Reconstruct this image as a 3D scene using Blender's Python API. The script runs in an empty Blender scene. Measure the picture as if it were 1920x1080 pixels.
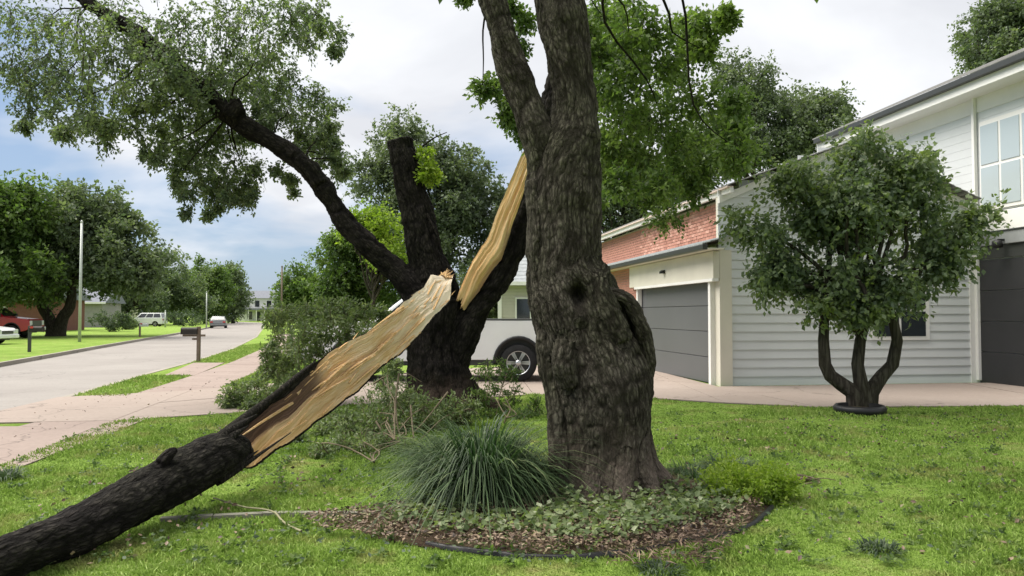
import bpy, bmesh, math, random
import numpy as np
from mathutils import Vector, Matrix
R = math.radians
random.seed(7)
rng = np.random.default_rng(7)
S = bpy.context.scene
COL = S.collection
# ------------------------------------------------------------ camera
F = 1450.0; CAMZ = 1.5; HOR = 590.0
TH = math.atan((HOR-540)/F)
cam = bpy.data.cameras.new('camera'); co = bpy.data.objects.new('camera', cam); COL.objects.link(co)
cam.sensor_width = 36; cam.lens = F/1920*36; cam.clip_start = .05; cam.clip_end = 3000
co.location = (0, 0, CAMZ); co.rotation_euler = (math.pi/2+TH, 0, 0)
S.camera = co
# ------------------------------------------------------------ sky
SUN_EL, SUN_AZ = R(60), R(-82)          # azimuth measured from +Y, negative = left
w = bpy.data.worlds.new("World"); S.world = w; w.use_nodes = True
nt = w.node_tree; nt.nodes.clear()
def wn(t, **k):
    n = nt.nodes.new(t)
    for a, b in k.items(): setattr(n, a, b)
    return n
out = wn('ShaderNodeOutputWorld'); bg = wn('ShaderNodeBackground'); bg.inputs[1].default_value = 1.0
sky = wn('ShaderNodeTexSky', sky_type='NISHITA', sun_disc=False)
sky.sun_elevation = SUN_EL; sky.sun_rotation = SUN_AZ
sc = wn('ShaderNodeVectorMath', operation='SCALE'); sc.inputs[3].default_value = .07
nt.links.new(sky.outputs[0], sc.inputs[0])
tc = wn('ShaderNodeTexCoord')
sep = wn('ShaderNodeSeparateXYZ'); nt.links.new(tc.outputs['Generated'], sep.inputs[0])
# project onto a cloud layer
zz = wn('ShaderNodeMath', operation='ADD'); zz.inputs[1].default_value = .22; nt.links.new(sep.outputs[2], zz.inputs[0])
zm = wn('ShaderNodeMath', operation='MAXIMUM'); zm.inputs[1].default_value = .12; nt.links.new(zz.outputs[0], zm.inputs[0])
dv = wn('ShaderNodeVectorMath', operation='DIVIDE'); cb = wn('ShaderNodeCombineXYZ')
for i in range(3): nt.links.new(zm.outputs[0], cb.inputs[i])
nt.links.new(tc.outputs['Generated'], dv.inputs[0]); nt.links.new(cb.outputs[0], dv.inputs[1])
n1 = wn('ShaderNodeTexNoise'); n1.inputs['Scale'].default_value = 1.15; n1.inputs['Detail'].default_value = 5; n1.inputs['Roughness'].default_value = .5; n1.inputs['Distortion'].default_value = .3
nt.links.new(dv.outputs[0], n1.inputs['Vector'])
# cloud cover thickens towards the right (+x) half of the sky, breaks up over the street
gx = wn('ShaderNodeMath', operation='MULTIPLY_ADD'); gx.inputs[1].default_value = .42; gx.inputs[2].default_value = 0.02
nt.links.new(sep.outputs[0], gx.inputs[0])
gz = wn('ShaderNodeMath', operation='MULTIPLY_ADD'); gz.inputs[1].default_value = .85
nt.links.new(sep.outputs[2], gz.inputs[0]); nt.links.new(gx.outputs[0], gz.inputs[2])
ad = wn('ShaderNodeMath', operation='ADD'); nt.links.new(n1.outputs[0], ad.inputs[0]); nt.links.new(gz.outputs[0], ad.inputs[1])
rp = wn('ShaderNodeValToRGB'); e = rp.color_ramp.elements
e[0].position = .46; e[0].color = (0, 0, 0, 1); e[1].position = .68; e[1].color = (1, 1, 1, 1)
nt.links.new(ad.outputs[0], rp.inputs[0])
n2 = wn('ShaderNodeTexNoise'); n2.inputs['Scale'].default_value = 1.5; n2.inputs['Detail'].default_value = 6; n2.inputs['Distortion'].default_value = .4
nt.links.new(dv.outputs[0], n2.inputs['Vector'])
rc = wn('ShaderNodeValToRGB'); e = rc.color_ramp.elements
e[0].position = .36; e[0].color = (.41, .42, .445, 1); e[1].position = .56; e[1].color = (.51, .52, .54, 1)
nt.links.new(n2.outputs[0], rc.inputs[0])
haz = wn('ShaderNodeMix', data_type='RGBA'); haz.inputs[0].default_value = .62
haz.inputs[7].default_value = (.19, .26, .38, 1); nt.links.new(sc.outputs[0], haz.inputs[6])
mx = wn('ShaderNodeMix', data_type='RGBA')
nt.links.new(rp.outputs[0], mx.inputs[0]); nt.links.new(haz.outputs[2], mx.inputs[6]); nt.links.new(rc.outputs[0], mx.inputs[7])
nt.links.new(mx.outputs[2], bg.inputs[0]); nt.links.new(bg.outputs[0], out.inputs[0])
# ------------------------------------------------------------ sun behind thin cloud
sl = bpy.data.lights.new('sun', 'SUN'); sl.energy = 3.9; sl.angle = R(60); sl.color = (1, .95, .86)
so = bpy.data.objects.new('sun', sl); COL.objects.link(so)
sd = Vector((math.sin(SUN_AZ)*math.cos(SUN_EL), math.cos(SUN_AZ)*math.cos(SUN_EL), math.sin(SUN_EL)))
so.rotation_euler = sd.to_track_quat('Z', 'Y').to_euler(); so.location = (0, 0, 30)
S.view_settings.view_transform = 'Standard'; S.view_settings.look = 'None'
S.view_settings.exposure = 0.97; S.view_settings.gamma = 1; S.view_settings.use_curve_mapping = False
S.render.engine = 'CYCLES'
S.cycles.max_bounces = 6; S.cycles.transparent_max_bounces = 6

# ------------------------------------------------------------ helpers
def P(px, py, d):
    cx, cy = (px-960)/F, (540-py)/F
    y = math.cos(TH)-cy*math.sin(TH); z = math.sin(TH)+cy*math.cos(TH)
    k = d/y
    return Vector((cx*k, d, CAMZ+z*k))
def G(px, py, z=0.0):
    cx, cy = (px-960)/F, (540-py)/F
    y = math.cos(TH)-cy*math.sin(TH); zz = math.sin(TH)+cy*math.cos(TH)
    k = (z-CAMZ)/zz
    return Vector((cx*k, y*k, z))
def tag(o, label=None, cat=None, group=None, kind=None):
    if label: o['label'] = label
    if cat: o['category'] = cat
    if group: o['group'] = group
    if kind: o['kind'] = kind
    return o
def link(name, me, parent=None, m=None):
    o = bpy.data.objects.new(name, me); COL.objects.link(o)
    if parent: o.parent = parent
    if m is not None and me is not None:
        for q in (m if isinstance(m, (list, tuple)) else [m]): me.materials.append(q)
    return o
def empty(name, loc=(0, 0, 0), rz=0):
    o = link(name, None); o.location = loc; o.rotation_euler = (0, 0, rz); return o
def hashn(ix, iy, iz):
    h = (ix*374761393 + iy*668265263 + iz*2147483647) & 0xffffffff
    h = ((h ^ (h >> 13))*1274126177) & 0xffffffff
    h = (h ^ (h >> 16)) & 0xffff
    return h/32767.5-1
def noise(p):
    p = np.asarray(p, float); i = np.floor(p).astype(np.int64); f = p-i; f = f*f*(3-2*f)
    r = 0
    for a in (0, 1):
        for b in (0, 1):
            for c in (0, 1):
                wgt = (f[:, 0] if a else 1-f[:, 0])*(f[:, 1] if b else 1-f[:, 1])*(f[:, 2] if c else 1-f[:, 2])
                r = r+wgt*hashn(i[:, 0]+a, i[:, 1]+b, i[:, 2]+c)
    return r
def fbm(p, o=3):
    r = 0; a = 1.
    for k in range(o): r = r+a*noise(p*(2.03**k)+k*17.3); a *= .5
    return r
def mesh_np(name, V, Fc, k, attrs=None, smooth=False):
    """V (n,3), Fc (m,k) index"""
    me = bpy.data.meshes.new(name); V = np.asarray(V, np.float32); Fc = np.asarray(Fc, np.int32)
    me.vertices.add(len(V)); me.vertices.foreach_set('co', V.ravel())
    me.loops.add(Fc.size); me.loops.foreach_set('vertex_index', Fc.ravel())
    me.polygons.add(len(Fc)); me.polygons.foreach_set('loop_start', np.arange(0, Fc.size, k, dtype=np.int32))
    me.polygons.foreach_set('use_smooth', np.full(len(Fc), smooth))
    for n, a in (attrs or {}).items():
        a = np.asarray(a, np.float32)
        if a.ndim == 2:
            at = me.attributes.new(n, 'FLOAT_VECTOR', 'POINT'); at.data.foreach_set('vector', a.ravel())
        else:
            at = me.attributes.new(n, 'FLOAT', 'POINT'); at.data.foreach_set('value', a)
    me.update(calc_edges=True); return me
def bm_mesh(bm, name, smooth=False):
    me = bpy.data.meshes.new(name); bm.normal_update(); bm.to_mesh(me); bm.free()
    if smooth:
        for p in me.polygons: p.use_smooth = True
    return me
def box_bm(bm, a, b):
    x0, y0, z0 = a; x1, y1, z1 = b
    v = [bm.verts.new(c) for c in ((x0,y0,z0),(x1,y0,z0),(x1,y1,z0),(x0,y1,z0),(x0,y0,z1),(x1,y0,z1),(x1,y1,z1),(x0,y1,z1))]
    for f in ((0,3,2,1),(4,5,6,7),(0,1,5,4),(1,2,6,5),(2,3,7,6),(3,0,4,7)): bm.faces.new([v[i] for i in f])
def box(name, a, b, m, parent=None, bev=0):
    bm = bmesh.new(); box_bm(bm, [min(a[i], b[i]) for i in range(3)], [max(a[i], b[i]) for i in range(3)])
    if bev: bmesh.ops.bevel(bm, geom=bm.edges[:], offset=bev, segments=2, affect='EDGES', profile=.5)
    return link(name, bm_mesh(bm, name), parent, m)
def boxes(name, L, m, parent=None):
    bm = bmesh.new()
    for a, b in L: box_bm(bm, a, b)
    return link(name, bm_mesh(bm, name), parent, m)
def prism(name, pts, vec, m, parent=None, bev=0):
    """closed polygon (3D, planar) extruded by vec"""
    bm = bmesh.new(); v = [bm.verts.new(p) for p in pts]; f = bm.faces.new(v)
    r = bmesh.ops.extrude_face_region(bm, geom=[f]); nv = [g for g in r['geom'] if isinstance(g, bmesh.types.BMVert)]
    bmesh.ops.translate(bm, verts=nv, vec=vec)
    bmesh.ops.recalc_face_normals(bm, faces=bm.faces[:])
    if bev: bmesh.ops.bevel(bm, geom=bm.edges[:], offset=bev, segments=2, affect='EDGES', profile=.5)
    return link(name, bm_mesh(bm, name), parent, m)
def lathe(name, prof, m, parent=None, n=28, axis='Z', loc=(0, 0, 0), smooth=True, caps=True):
    """profile (r,h); axis of rotation"""
    V = []; Fc = []
    for r, h in prof:
        for k in range(n):
            a = 2*math.pi*k/n; c, s = r*math.cos(a), r*math.sin(a)
            V.append({'Z': (c, s, h), 'Y': (c, h, s), 'X': (h, c, s)}[axis])
    for i in range(len(prof)-1):
        for k in range(n): Fc.append((i*n+k, i*n+(k+1) % n, (i+1)*n+(k+1) % n, (i+1)*n+k))
    bm = bmesh.new(); vs = [bm.verts.new(v) for v in V]
    for f in Fc: bm.faces.new([vs[i] for i in f])
    if caps:
        for ring in (vs[:n], vs[-n:]): bm.faces.new(ring)
    bmesh.ops.recalc_face_normals(bm, faces=bm.faces[:])
    me = bm_mesh(bm, name)
    for p in me.polygons: p.use_smooth = smooth and len(p.vertices) == 4
    o = link(name, me, parent, m); o.location = loc; return o
def smooth_path(pts, rad, step=.06):
    """Catmull-Rom through pts with radii, resampled"""
    pts = [np.array(p, float) for p in pts]; n = len(pts)
    if n == 2: pts = [pts[0], (pts[0]+pts[1])/2, pts[1]]; rad = [rad[0], (rad[0]+rad[1])/2, rad[1]]; n = 3
    q = [2*pts[0]-pts[1]]+pts+[2*pts[-1]-pts[-2]]; r = [rad[0]]+list(rad)+[rad[-1]]
    oc, orr = [], []
    for i in range(1, n):
        L = np.linalg.norm(q[i+1]-q[i]); m = max(2, int(L/step))
        for k in range(m):
            t = k/m
            def cr(a, b, c, d): return .5*((2*b)+(-a+c)*t+(2*a-5*b+4*c-d)*t*t+(-a+3*b-3*c+d)*t**3)
            oc.append(cr(q[i-1], q[i], q[i+1], q[i+2])); orr.append(max(.002, float(cr(r[i-1], r[i], r[i+1], r[i+2]))))
    oc.append(pts[-1]); orr.append(rad[-1])
    return np.array(oc), np.array(orr)
def tube_np(pts, rad, k=8, ref=(0.13, .9, .2), cap=True):
    C = np.asarray(pts, float); r = np.asarray(rad, float)
    T = np.gradient(C, axis=0); T /= np.linalg.norm(T, axis=1)[:, None]+1e-9
    a = np.cross(T, np.array(ref)); a /= np.linalg.norm(a, axis=1)[:, None]+1e-9; b = np.cross(T, a)
    th = np.linspace(0, 2*np.pi, k, endpoint=False)
    V = C[:, None]+r[:, None, None]*(np.cos(th)[None, :, None]*a[:, None]+np.sin(th)[None, :, None]*b[:, None])
    n = len(C); V = V.reshape(-1, 3)
    i, j = np.meshgrid(np.arange(n-1), np.arange(k), indexing='ij')
    Fc = np.stack([i*k+j, i*k+(j+1) % k, (i+1)*k+(j+1) % k, (i+1)*k+j], -1).reshape(-1, 4)
    if cap:
        V = np.vstack([V, C[0], C[-1]]); m = n*k; z = np.arange(k)
        c0 = np.stack([z*0+m, (z+1) % k, z, z*0+m], -1); c1 = np.stack([z*0+m+1, (n-1)*k+z, (n-1)*k+(z+1) % k, z*0+m+1], -1)
        # degenerate quads avoided: caps returned as tris separately
        return V, Fc, np.vstack([c0[:, :3], c1[:, :3]])
    return V, Fc, None
def tubes(name, L, m, parent=None, k=6, smooth=True, attr=True):
    """many tubes joined: L of (pts, rad)"""
    Vs, Fs, Cs, o = [], [], [], 0
    for pts, rad in L:
        V, Fq, _ = tube_np(pts, rad, k, cap=False); Vs.append(V); Fs.append(Fq+o); o += len(V); Cs.append(V*np.array([1, 1, .35]))
    me = mesh_np(name, np.vstack(Vs), np.vstack(Fs), 4, {'bark_co': np.vstack(Cs)}, smooth)
    return link(name, me, parent, m)
# ------------------------------------------------------------ materials
class NB:
    def __init__(s, name, rough=.8, spec=.3):
        s.m = bpy.data.materials.new(name); s.m.use_nodes = True; s.t = s.m.node_tree
        s.b = s.t.nodes['Principled BSDF']; s.b.inputs['Roughness'].default_value = rough
        s.b.inputs['Specular IOR Level'].default_value = spec
    def n(s, t, ins=None, **k):
        x = s.t.nodes.new(t)
        for a, b in k.items(): setattr(x, a, b)
        for a, b in (ins or {}).items():
            if hasattr(b, 'links') or isinstance(b, bpy.types.NodeSocket): s.t.links.new(b, x.inputs[a])
            else: x.inputs[a].default_value = b
        return x
    def pos(s): return s.n('ShaderNodeNewGeometry').outputs['Position']
    def obj(s): return s.n('ShaderNodeTexCoord').outputs['Object']
    def attr(s, n, o='Fac'): return s.n('ShaderNodeAttribute', attribute_name=n).outputs[o]
    def scale(s, v, sc):
        return s.n('ShaderNodeVectorMath', {0: v, 1: sc}, operation='MULTIPLY').outputs[0]
    def noise(s, v, sc, det=4, ro=.55, dist=0):
        return s.n('ShaderNodeTexNoise', {'Vector': v, 'Scale': sc, 'Detail': det, 'Roughness': ro, 'Distortion': dist}).outputs[0]
    def ramp(s, f, stops, interp='LINEAR'):
        x = s.n('ShaderNodeValToRGB', {0: f}); e = x.color_ramp.elements; x.color_ramp.interpolation = interp
        while len(e) < len(stops): e.new(.5)
        for q, (p, c) in zip(e, stops): q.position = p; q.color = (*c, 1) if len(c) == 3 else c
        return x.outputs[0]
    def mix(s, f, a, b, mode='MIX'):
        x = s.n('ShaderNodeMix', data_type='RGBA', blend_type=mode)
        for i, v in ((0, f), (6, a), (7, b)):
            if isinstance(v, bpy.types.NodeSocket): s.t.links.new(v, x.inputs[i])
            else: x.inputs[i].default_value = (*v, 1) if isinstance(v, tuple) and len(v) == 3 else v
        return x.outputs[2]
    def math(s, op, a, b=0.0, c=0.0):
        return s.n('ShaderNodeMath', {0: a, 1: b, 2: c}, operation=op).outputs[0]
    def col(s, c): s.t.links.new(c, s.b.inputs['Base Color']) if isinstance(c, bpy.types.NodeSocket) else setattr(s.b.inputs['Base Color'], 'default_value', (*c, 1))
    def bump(s, h, st=.5, d=.02):
        x = s.n('ShaderNodeBump', {'Height': h, 'Strength': st, 'Distance': d}); s.t.links.new(x.outputs[0], s.b.inputs['Normal']); return x
def plain(name, c, rough=.6, spec=.4, var=.12, sc=3, bump=0, metal=0):
    b = NB(name, rough, spec); p = b.obj(); n = b.noise(p, sc, 5)
    b.col(b.ramp(n, [(.25, tuple(x*(1-var) for x in c)), (.75, tuple(min(1, x*(1+var)) for x in c))]))
    b.b.inputs['Metallic'].default_value = metal
    if bump: b.bump(b.noise(p, 60, 4), bump, .01)
    return b.m
def bark_mat(name, dark, mid, light, base=None, f=1.0):
    b = NB(name, .95, .12); v = b.attr('bark_co', 'Vector')
    v2 = b.scale(v, (16*f, 16*f, 5.0*f))
    vo = b.n('ShaderNodeTexVoronoi', {'Vector': b.n('ShaderNodeVectorMath', {0: v2, 1: b.n('ShaderNodeTexNoise', {'Vector': v2, 'Scale': 1.3, 'Detail': 3}).outputs[1]}, operation='ADD').outputs[0], 'Scale': 1.0}, feature='DISTANCE_TO_EDGE').outputs[0]
    fine = b.noise(b.scale(v, (75, 75, 34)), 1, 6, .65)
    h = b.math('MULTIPLY_ADD', fine, .35, b.math('MINIMUM', vo, .35))
    c = b.ramp(h, [(.08, dark), (.30, mid), (.55, light)])
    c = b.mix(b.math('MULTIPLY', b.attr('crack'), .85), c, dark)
    big = b.noise(b.scale(v, (1.6, 1.6, 1.1)), 1, 4, .6)
    c = b.mix(b.ramp(big, [(.38, (0, 0, 0)), (.62, (1, 1, 1))]), c, b.mix(1.0, c, (.78, .86, .70), 'MULTIPLY'))
    pat = b.noise(v, 3.2, 5, .6)
    c = b.mix(b.ramp(pat, [(.56, (0, 0, 0)), (.78, (.35, .35, .35))]), c, light)
    if base:
        z = b.n('ShaderNodeSeparateXYZ', {0: b.pos()}).outputs[2]
        zf = b.math('MULTIPLY_ADD', b.noise(b.pos(), 4, 3), .7, z)
        c = b.mix(b.ramp(zf, [(.25, (.85, .85, .85)), (1.25, (0, 0, 0))]), c, b.mix(fine, tuple(x*.45 for x in base), base))
    hb = b.math('MULTIPLY_ADD', b.noise(b.scale(v, (150, 150, 90)), 1, 4, .7), .3, h)
    b.col(c); b.bump(hb, 1.0, .03); return b.m
BARK = bark_mat('bark_grey_brown', (.016, .013, .010), (.070, .061, .050), (.135, .120, .098), base=(.26, .205, .17), f=2.2)
BARK2 = bark_mat('bark_dark', (.005, .004, .004), (.020, .017, .015), (.042, .035, .031), f=1.6)
BARKT = bark_mat('bark_split_tree', (.005, .004, .004), (.020, .017, .015), (.042, .035, .031), base=(.12, .085, .066), f=1.8)
BARKL = bark_mat('bark_limb', (.006, .005, .005), (.024, .021, .019), (.055, .048, .043), f=2.4)
BARKF = bark_mat('bark_far', (.02, .017, .014), (.05, .042, .034), (.09, .078, .065))
TWIG = plain('twig_wood', (.16, .13, .09), .9, .1, .3, 8)
TWIGD = plain('dark_twig', (.045, .038, .03), .9, .1, .3, 8)
def wood_mat():
    b = NB('split_wood', .72, .25); v = b.attr('wood_co', 'Vector'); t = b.attr('tone')
    g = b.noise(b.scale(v, (3.0, 70, 70)), 1, 5, .6, .2)
    g2 = b.noise(b.scale(v, (1.2, 12, 12)), 1, 4, .55, .6)
    c = b.ramp(g, [(.28, (.50, .29, .12)), (.46, (.66, .43, .20)), (.60, (.76, .56, .31)), (.78, (.82, .68, .45))])
    c = b.mix(b.ramp(g2, [(.42, (0, 0, 0)), (.62, (.85, .85, .85))]), c, b.mix(g, (.62, .40, .19), (.84, .72, .52)))
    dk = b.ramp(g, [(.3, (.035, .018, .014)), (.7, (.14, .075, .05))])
    sx = b.n('ShaderNodeSeparateXYZ', {0: v}).outputs[0]
    c = b.mix(b.ramp(b.math('MULTIPLY_ADD', sx, .16, b.math('MULTIPLY', g2, .35)), [(.45, (.55, .55, .55)), (.62, (0, 0, 0))]), c, b.mix(1.0, c, (.98, .84, .64), 'MULTIPLY'))
    c = b.mix(b.ramp(b.math('MULTIPLY_ADD', sx, .16, b.math('MULTIPLY', g2, .3)), [(.72, (0, 0, 0)), (1.05, (.7, .7, .7))]), c, (.84, .76, .62))
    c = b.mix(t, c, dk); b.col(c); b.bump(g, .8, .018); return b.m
WOOD = wood_mat()
def leaf_mat(name, stops, trans=.35, patch=.5, tcol=None):
    b = NB(name, .55, .35); r = b.attr('rnd'); p = b.noise(b.pos(), patch, 3)
    f = b.math('MULTIPLY_ADD', b.math('SUBTRACT', p, .5), 1.3, r)
    c = b.ramp(f, stops); b.col(c)
    tr = b.n('ShaderNodeBsdfTranslucent'); b.t.links.new(b.mix(1.0, c, tcol or (1.5, 1.7, .8), 'MULTIPLY'), tr.inputs[0])
    ms = b.n('ShaderNodeMixShader', {0: trans}); b.t.links.new(b.b.outputs[0], ms.inputs[1]); b.t.links.new(tr.outputs[0], ms.inputs[2])
    b.t.links.new(ms.outputs[0], b.t.nodes['Material Output'].inputs[0]); return b.m
LEAF = leaf_mat('oak_leaf', [(0, (.07, .10, .065)), (.45, (.12, .16, .092)), (.8, (.175, .215, .11)), (1, (.16, .21, .05))], .38, .8)
LEAF_G = leaf_mat('grey_green_leaf', [(0, (.065, .090, .055)), (.5, (.115, .148, .088)), (1, (.19, .225, .135))], .3, .4)
LEAF_B = leaf_mat('bright_leaf', [(0, (.045, .080, .026)), (.5, (.085, .135, .038)), (1, (.155, .215, .06))], .4, .6)
LEAF_Y = leaf_mat('yellow_green_leaf', [(0, (.11, .17, .025)), (.5, (.18, .26, .03)), (1, (.27, .34, .05))], .45, .8)
LEAF_D = leaf_mat('dark_leaf', [(0, (.034, .055, .034)), (.5, (.062, .092, .050)), (1, (.115, .15, .075))], .28, .4)
LEAF_F = leaf_mat('far_haze_leaf', [(0, (.07, .10, .062)), (.5, (.12, .155, .09)), (1, (.19, .225, .13))], .35, .25)  # lightened, greyed leaf colour standing in for haze over distant trees
LEAF_W = leaf_mat('wilted_leaf', [(0, (.07, .10, .045)), (.5, (.13, .175, .075)), (.85, (.21, .25, .12)), (1, (.32, .35, .23))], .35, 1.2)
LIRI = leaf_mat('mondo_blade', [(0, (.016, .034, .012)), (.5, (.042, .076, .028)), (.8, (.095, .14, .055)), (1, (.21, .25, .12))], .25, 2.5, (1.1, 1.5, .9))
def grass_color(b, r=None):
    p = b.pos(); big = b.noise(p, .55, 4, .6); med = b.noise(p, 3.5, 4, .65)
    f = b.math('ADD', b.math('MULTIPLY', big, .55), b.math('MULTIPLY', med, .45))
    if r is not None: f = b.math('MULTIPLY_ADD', b.math('SUBTRACT', r, .5), .34, f)
    c = b.ramp(f, [(.28, (.115, .185, .034)), (.42, (.19, .30, .050)), (.55, (.26, .385, .072)), (.72, (.35, .45, .14))])
    dry = b.ramp(b.noise(p, 1.7, 5, .7), [(.52, (0, 0, 0)), (.70, (.8, .8, .8))])
    return b.mix(dry, c, (.36, .33, .14)), med
def mk_grass():
    b = NB('lawn_ground', .95, .1); c, m = grass_color(b)
    fine = b.noise(b.pos(), 45, 4, .7)
    c = b.mix(b.ramp(fine, [(.35, (.75, .75, .75)), (.6, (0, 0, 0))]), c, b.mix(1.0, c, (.45, .5, .4), 'MULTIPLY'))
    b.col(c); b.bump(fine, .9, .05); g = b.m
    b = NB('grass_blade', .6, .25); r = b.attr('rnd'); c, m = grass_color(b, r); b.col(c)
    tr = b.n('ShaderNodeBsdfTranslucent'); b.t.links.new(c, tr.inputs[0])
    ms = b.n('ShaderNodeMixShader', {0: .3}); b.t.links.new(b.b.outputs[0], ms.inputs[1]); b.t.links.new(tr.outputs[0], ms.inputs[2])
    b.t.links.new(ms.outputs[0], b.t.nodes['Material Output'].inputs[0]); return g, b.m
GRASS, BLADE = mk_grass()
def concrete(name, a, bcol):
    b = NB(name, .9, .2); p = b.pos(); n = b.noise(p, .35, 5, .6); f = b.noise(p, 18, 6, .7)
    c = b.ramp(n, [(.3, a), (.7, bcol)])
    c = b.mix(b.ramp(f, [(.35, (.35, .35, .35)), (.6, (0, 0, 0))]), c, tuple(x*.72 for x in a))
    st = b.noise(b.scale(p, (1.2, 1.2, 1)), 1.2, 6, .7, .8)
    c = b.mix(b.ramp(st, [(.58, (0, 0, 0)), (.75, (.45, .45, .45))]), c, tuple(x*.6 for x in bcol))
    vz = b.n('ShaderNodeTexVoronoi', {'Vector': b.n('ShaderNodeVectorMath', {0: p, 1: b.n('ShaderNodeTexNoise', {'Vector': p, 'Scale': 1.5, 'Detail': 4}).outputs[1]}, operation='ADD').outputs[0], 'Scale': .3}, feature='DISTANCE_TO_EDGE').outputs[0]
    c = b.mix(b.ramp(vz, [(.0, (.6, .6, .6)), (.006, (0, 0, 0))]), c, tuple(x*.3 for x in a))
    b.col(c); b.bump(f, .35, .008); return b.m
STREET = concrete('street_concrete', (.235, .215, .20), (.29, .27, .25))
WALK = concrete('walk_concrete', (.255, .20, .175), (.31, .25, .22))
DRIVE = concrete('drive_concrete', (.285, .232, .20), (.335, .28, .245))
KERB = concrete('kerb_concrete', (.26, .24, .20), (.34, .31, .27))
SOIL = plain('joint_soil', (.06, .05, .035), .95, .05, .3, 4)
def mulch():
    b = NB('mulch', .98, .1); p = b.pos(); n = b.noise(p, 4, 5, .7); f = b.noise(b.scale(p, (1, 2.2, 1)), 38, 5, .75)
    c = b.ramp(f, [(.3, (.022, .016, .012)), (.52, (.085, .058, .04)), (.75, (.22, .165, .11))])
    c = b.mix(b.ramp(n, [(.5, (0, 0, 0)), (.66, (.7, .7, .7))]), c, b.mix(f, (.03, .05, .015), (.12, .16, .05)))
    b.col(c); b.bump(f, 1, .03); return b.m
MULCH = mulch()
LITTER = leaf_mat('litter', [(0, (.03, .02, .015)), (.35, (.10, .065, .045)), (.6, (.19, .13, .09)), (.8, (.30, .23, .15)), (1, (.09, .13, .04))], .1, 1.5, (1, 1, 1))
WHITE = plain('white_paint', (.74, .73, .70), .5, .4, .05, 1.5)
CREAM = plain('cream_board', (.62, .59, .50), .65, .3, .06, 2)
SIDING = plain('pale_siding', (.60, .62, .62), .6, .3, .05, 1.2)
CHAR = plain('charcoal_door', (.105, .108, .112), .5, .4, .06, .6)
BLACKP = plain('black_plastic', (.012, .012, .013), .45, .4, .2, 4)
GUTTER = plain('dark_gutter', (.035, .037, .034), .4, .5, .1, 2)
METAL = plain('galvanised_metal', (.42, .44, .42), .5, .5, .08, 3, metal=.2)
BRONZE = plain('mailbox_brown', (.022, .019, .016), .6, .25, .15, 5)
POSTW = plain('weathered_post', (.15, .115, .09), .85, .2, .2, 6)
TRIMD = plain('pink_trim', (.62, .50, .45), .6, .3, .06, 2)
def shingle(name, c, sx=1):
    b = NB(name, .95, .15); p = b.obj(); n = b.noise(b.scale(p, (3, 3, 3)), 1.6, 5, .7); f = b.noise(p, 40, 3, .7)
    k = b.ramp(n, [(.3, tuple(x*.75 for x in c)), (.7, tuple(x*1.2 for x in c))])
    b.col(b.mix(b.ramp(f, [(.4, (.5, .5, .5)), (.6, (0, 0, 0))]), k, tuple(x*.6 for x in c))); b.bump(f, .5, .01); return b.m
SHING = shingle('grey_shingle', (.27, .265, .26)); SHINGB = shingle('pale_shingle', (.34, .36, .37))
SHINGF = shingle('slate_shingle', (.20, .21, .24))
def brickm(name, c):
    b = NB(name, .9, .2); oi = b.n('ShaderNodeObjectInfo').outputs['Random']; n = b.noise(b.pos(), 6, 4, .7)
    f = b.math('MULTIPLY_ADD', oi, .6, b.math('MULTIPLY', n, .5))
    b.col(b.ramp(f, [(.2, tuple(x*.7 for x in c)), (.5, c), (.85, (min(1, c[0]*1.3), c[1]*1.5, c[2]*1.55))])); b.bump(b.noise(b.pos(), 70, 3), .4, .006); return b.m
BRICK = brickm('salmon_brick', (.50, .245, .19)); BRICKD = brickm('dark_red_brick', (.17, .075, .06))
MORTAR = plain('mortar', (.42, .36, .31), .95, .1, .1, 8)
def glass(name, c=(.02, .025, .03), r=.08):
    b = NB(name, r, .9); b.col(c); return b.m
GLASS = glass('dark_glass'); GLASSP = glass('pale_blind_glass', (.42, .48, .50), .15)
def paint(name, c, coat=.6):
    b = NB(name, .32, .5); n = b.noise(b.obj(), 2.5, 5, .6); b.col(b.ramp(n, [(.3, tuple(x*.93 for x in c)), (.7, c)]))
    b.b.inputs['Coat Weight'].default_value = coat; b.b.inputs['Coat Roughness'].default_value = .08; return b.m
CARW = paint('car_white', (.78, .79, .80)); CARR = paint('car_red', (.42, .012, .025)); CARG = paint('car_grey', (.18, .19, .20))
RUBBER = plain('tyre_rubber', (.022, .022, .023), .85, .2, .2, 9, bump=.3)
ALLOY = plain('alloy', (.55, .56, .58), .28, .6, .05, 3, metal=.8)
LAMPR = paint('tail_red', (.45, .02, .02)); LAMPW = paint('lamp_clear', (.6, .62, .62))

# ------------------------------------------------------------ terrain
def flat(name, pts, z, m, parent=None, kind='structure'):
    bm = bmesh.new(); bm.faces.new([bm.verts.new((p[0], p[1], z)) for p in pts]); bmesh.ops.triangulate(bm, faces=bm.faces[:])
    bmesh.ops.recalc_face_normals(bm, faces=bm.faces[:])
    o = link(name, bm_mesh(bm, name), parent, m)
    if kind and not parent: o['kind'] = kind
    return o
def slabp(name, pts, z0, z1, m, parent=None):
    return prism(name, [(p[0], p[1], z0) for p in pts], (0, 0, z1-z0), m, parent)
SZ = -.12
flat('terrain', [(-900, -60), (900, -60), (900, 1500), (-900, 1500)], SZ-.02, GRASS)
near_px = [(140, 738), (250, 706), (350, 680), (430, 655), (478, 632), (494, 612), (497, 604)]
NK = [Vector((-6.3, -6, 0)), Vector((-6.9, 4, 0)), G(0, 775)]+[G(*p) for p in near_px]
far_px = [(-60, 691), (0, 681), (100, 664), (180, 650), (300, 630), (360, 620), (400, 612), (425, 606), (438, 602)]
FK = [Vector((-13.0, -6, 0)), Vector((-14.2, 8, 0))]+[G(*p) for p in far_px]
flat('street', [(p.x, p.y) for p in NK]+[(p.x, p.y) for p in reversed(FK)], SZ, STREET)
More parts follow.
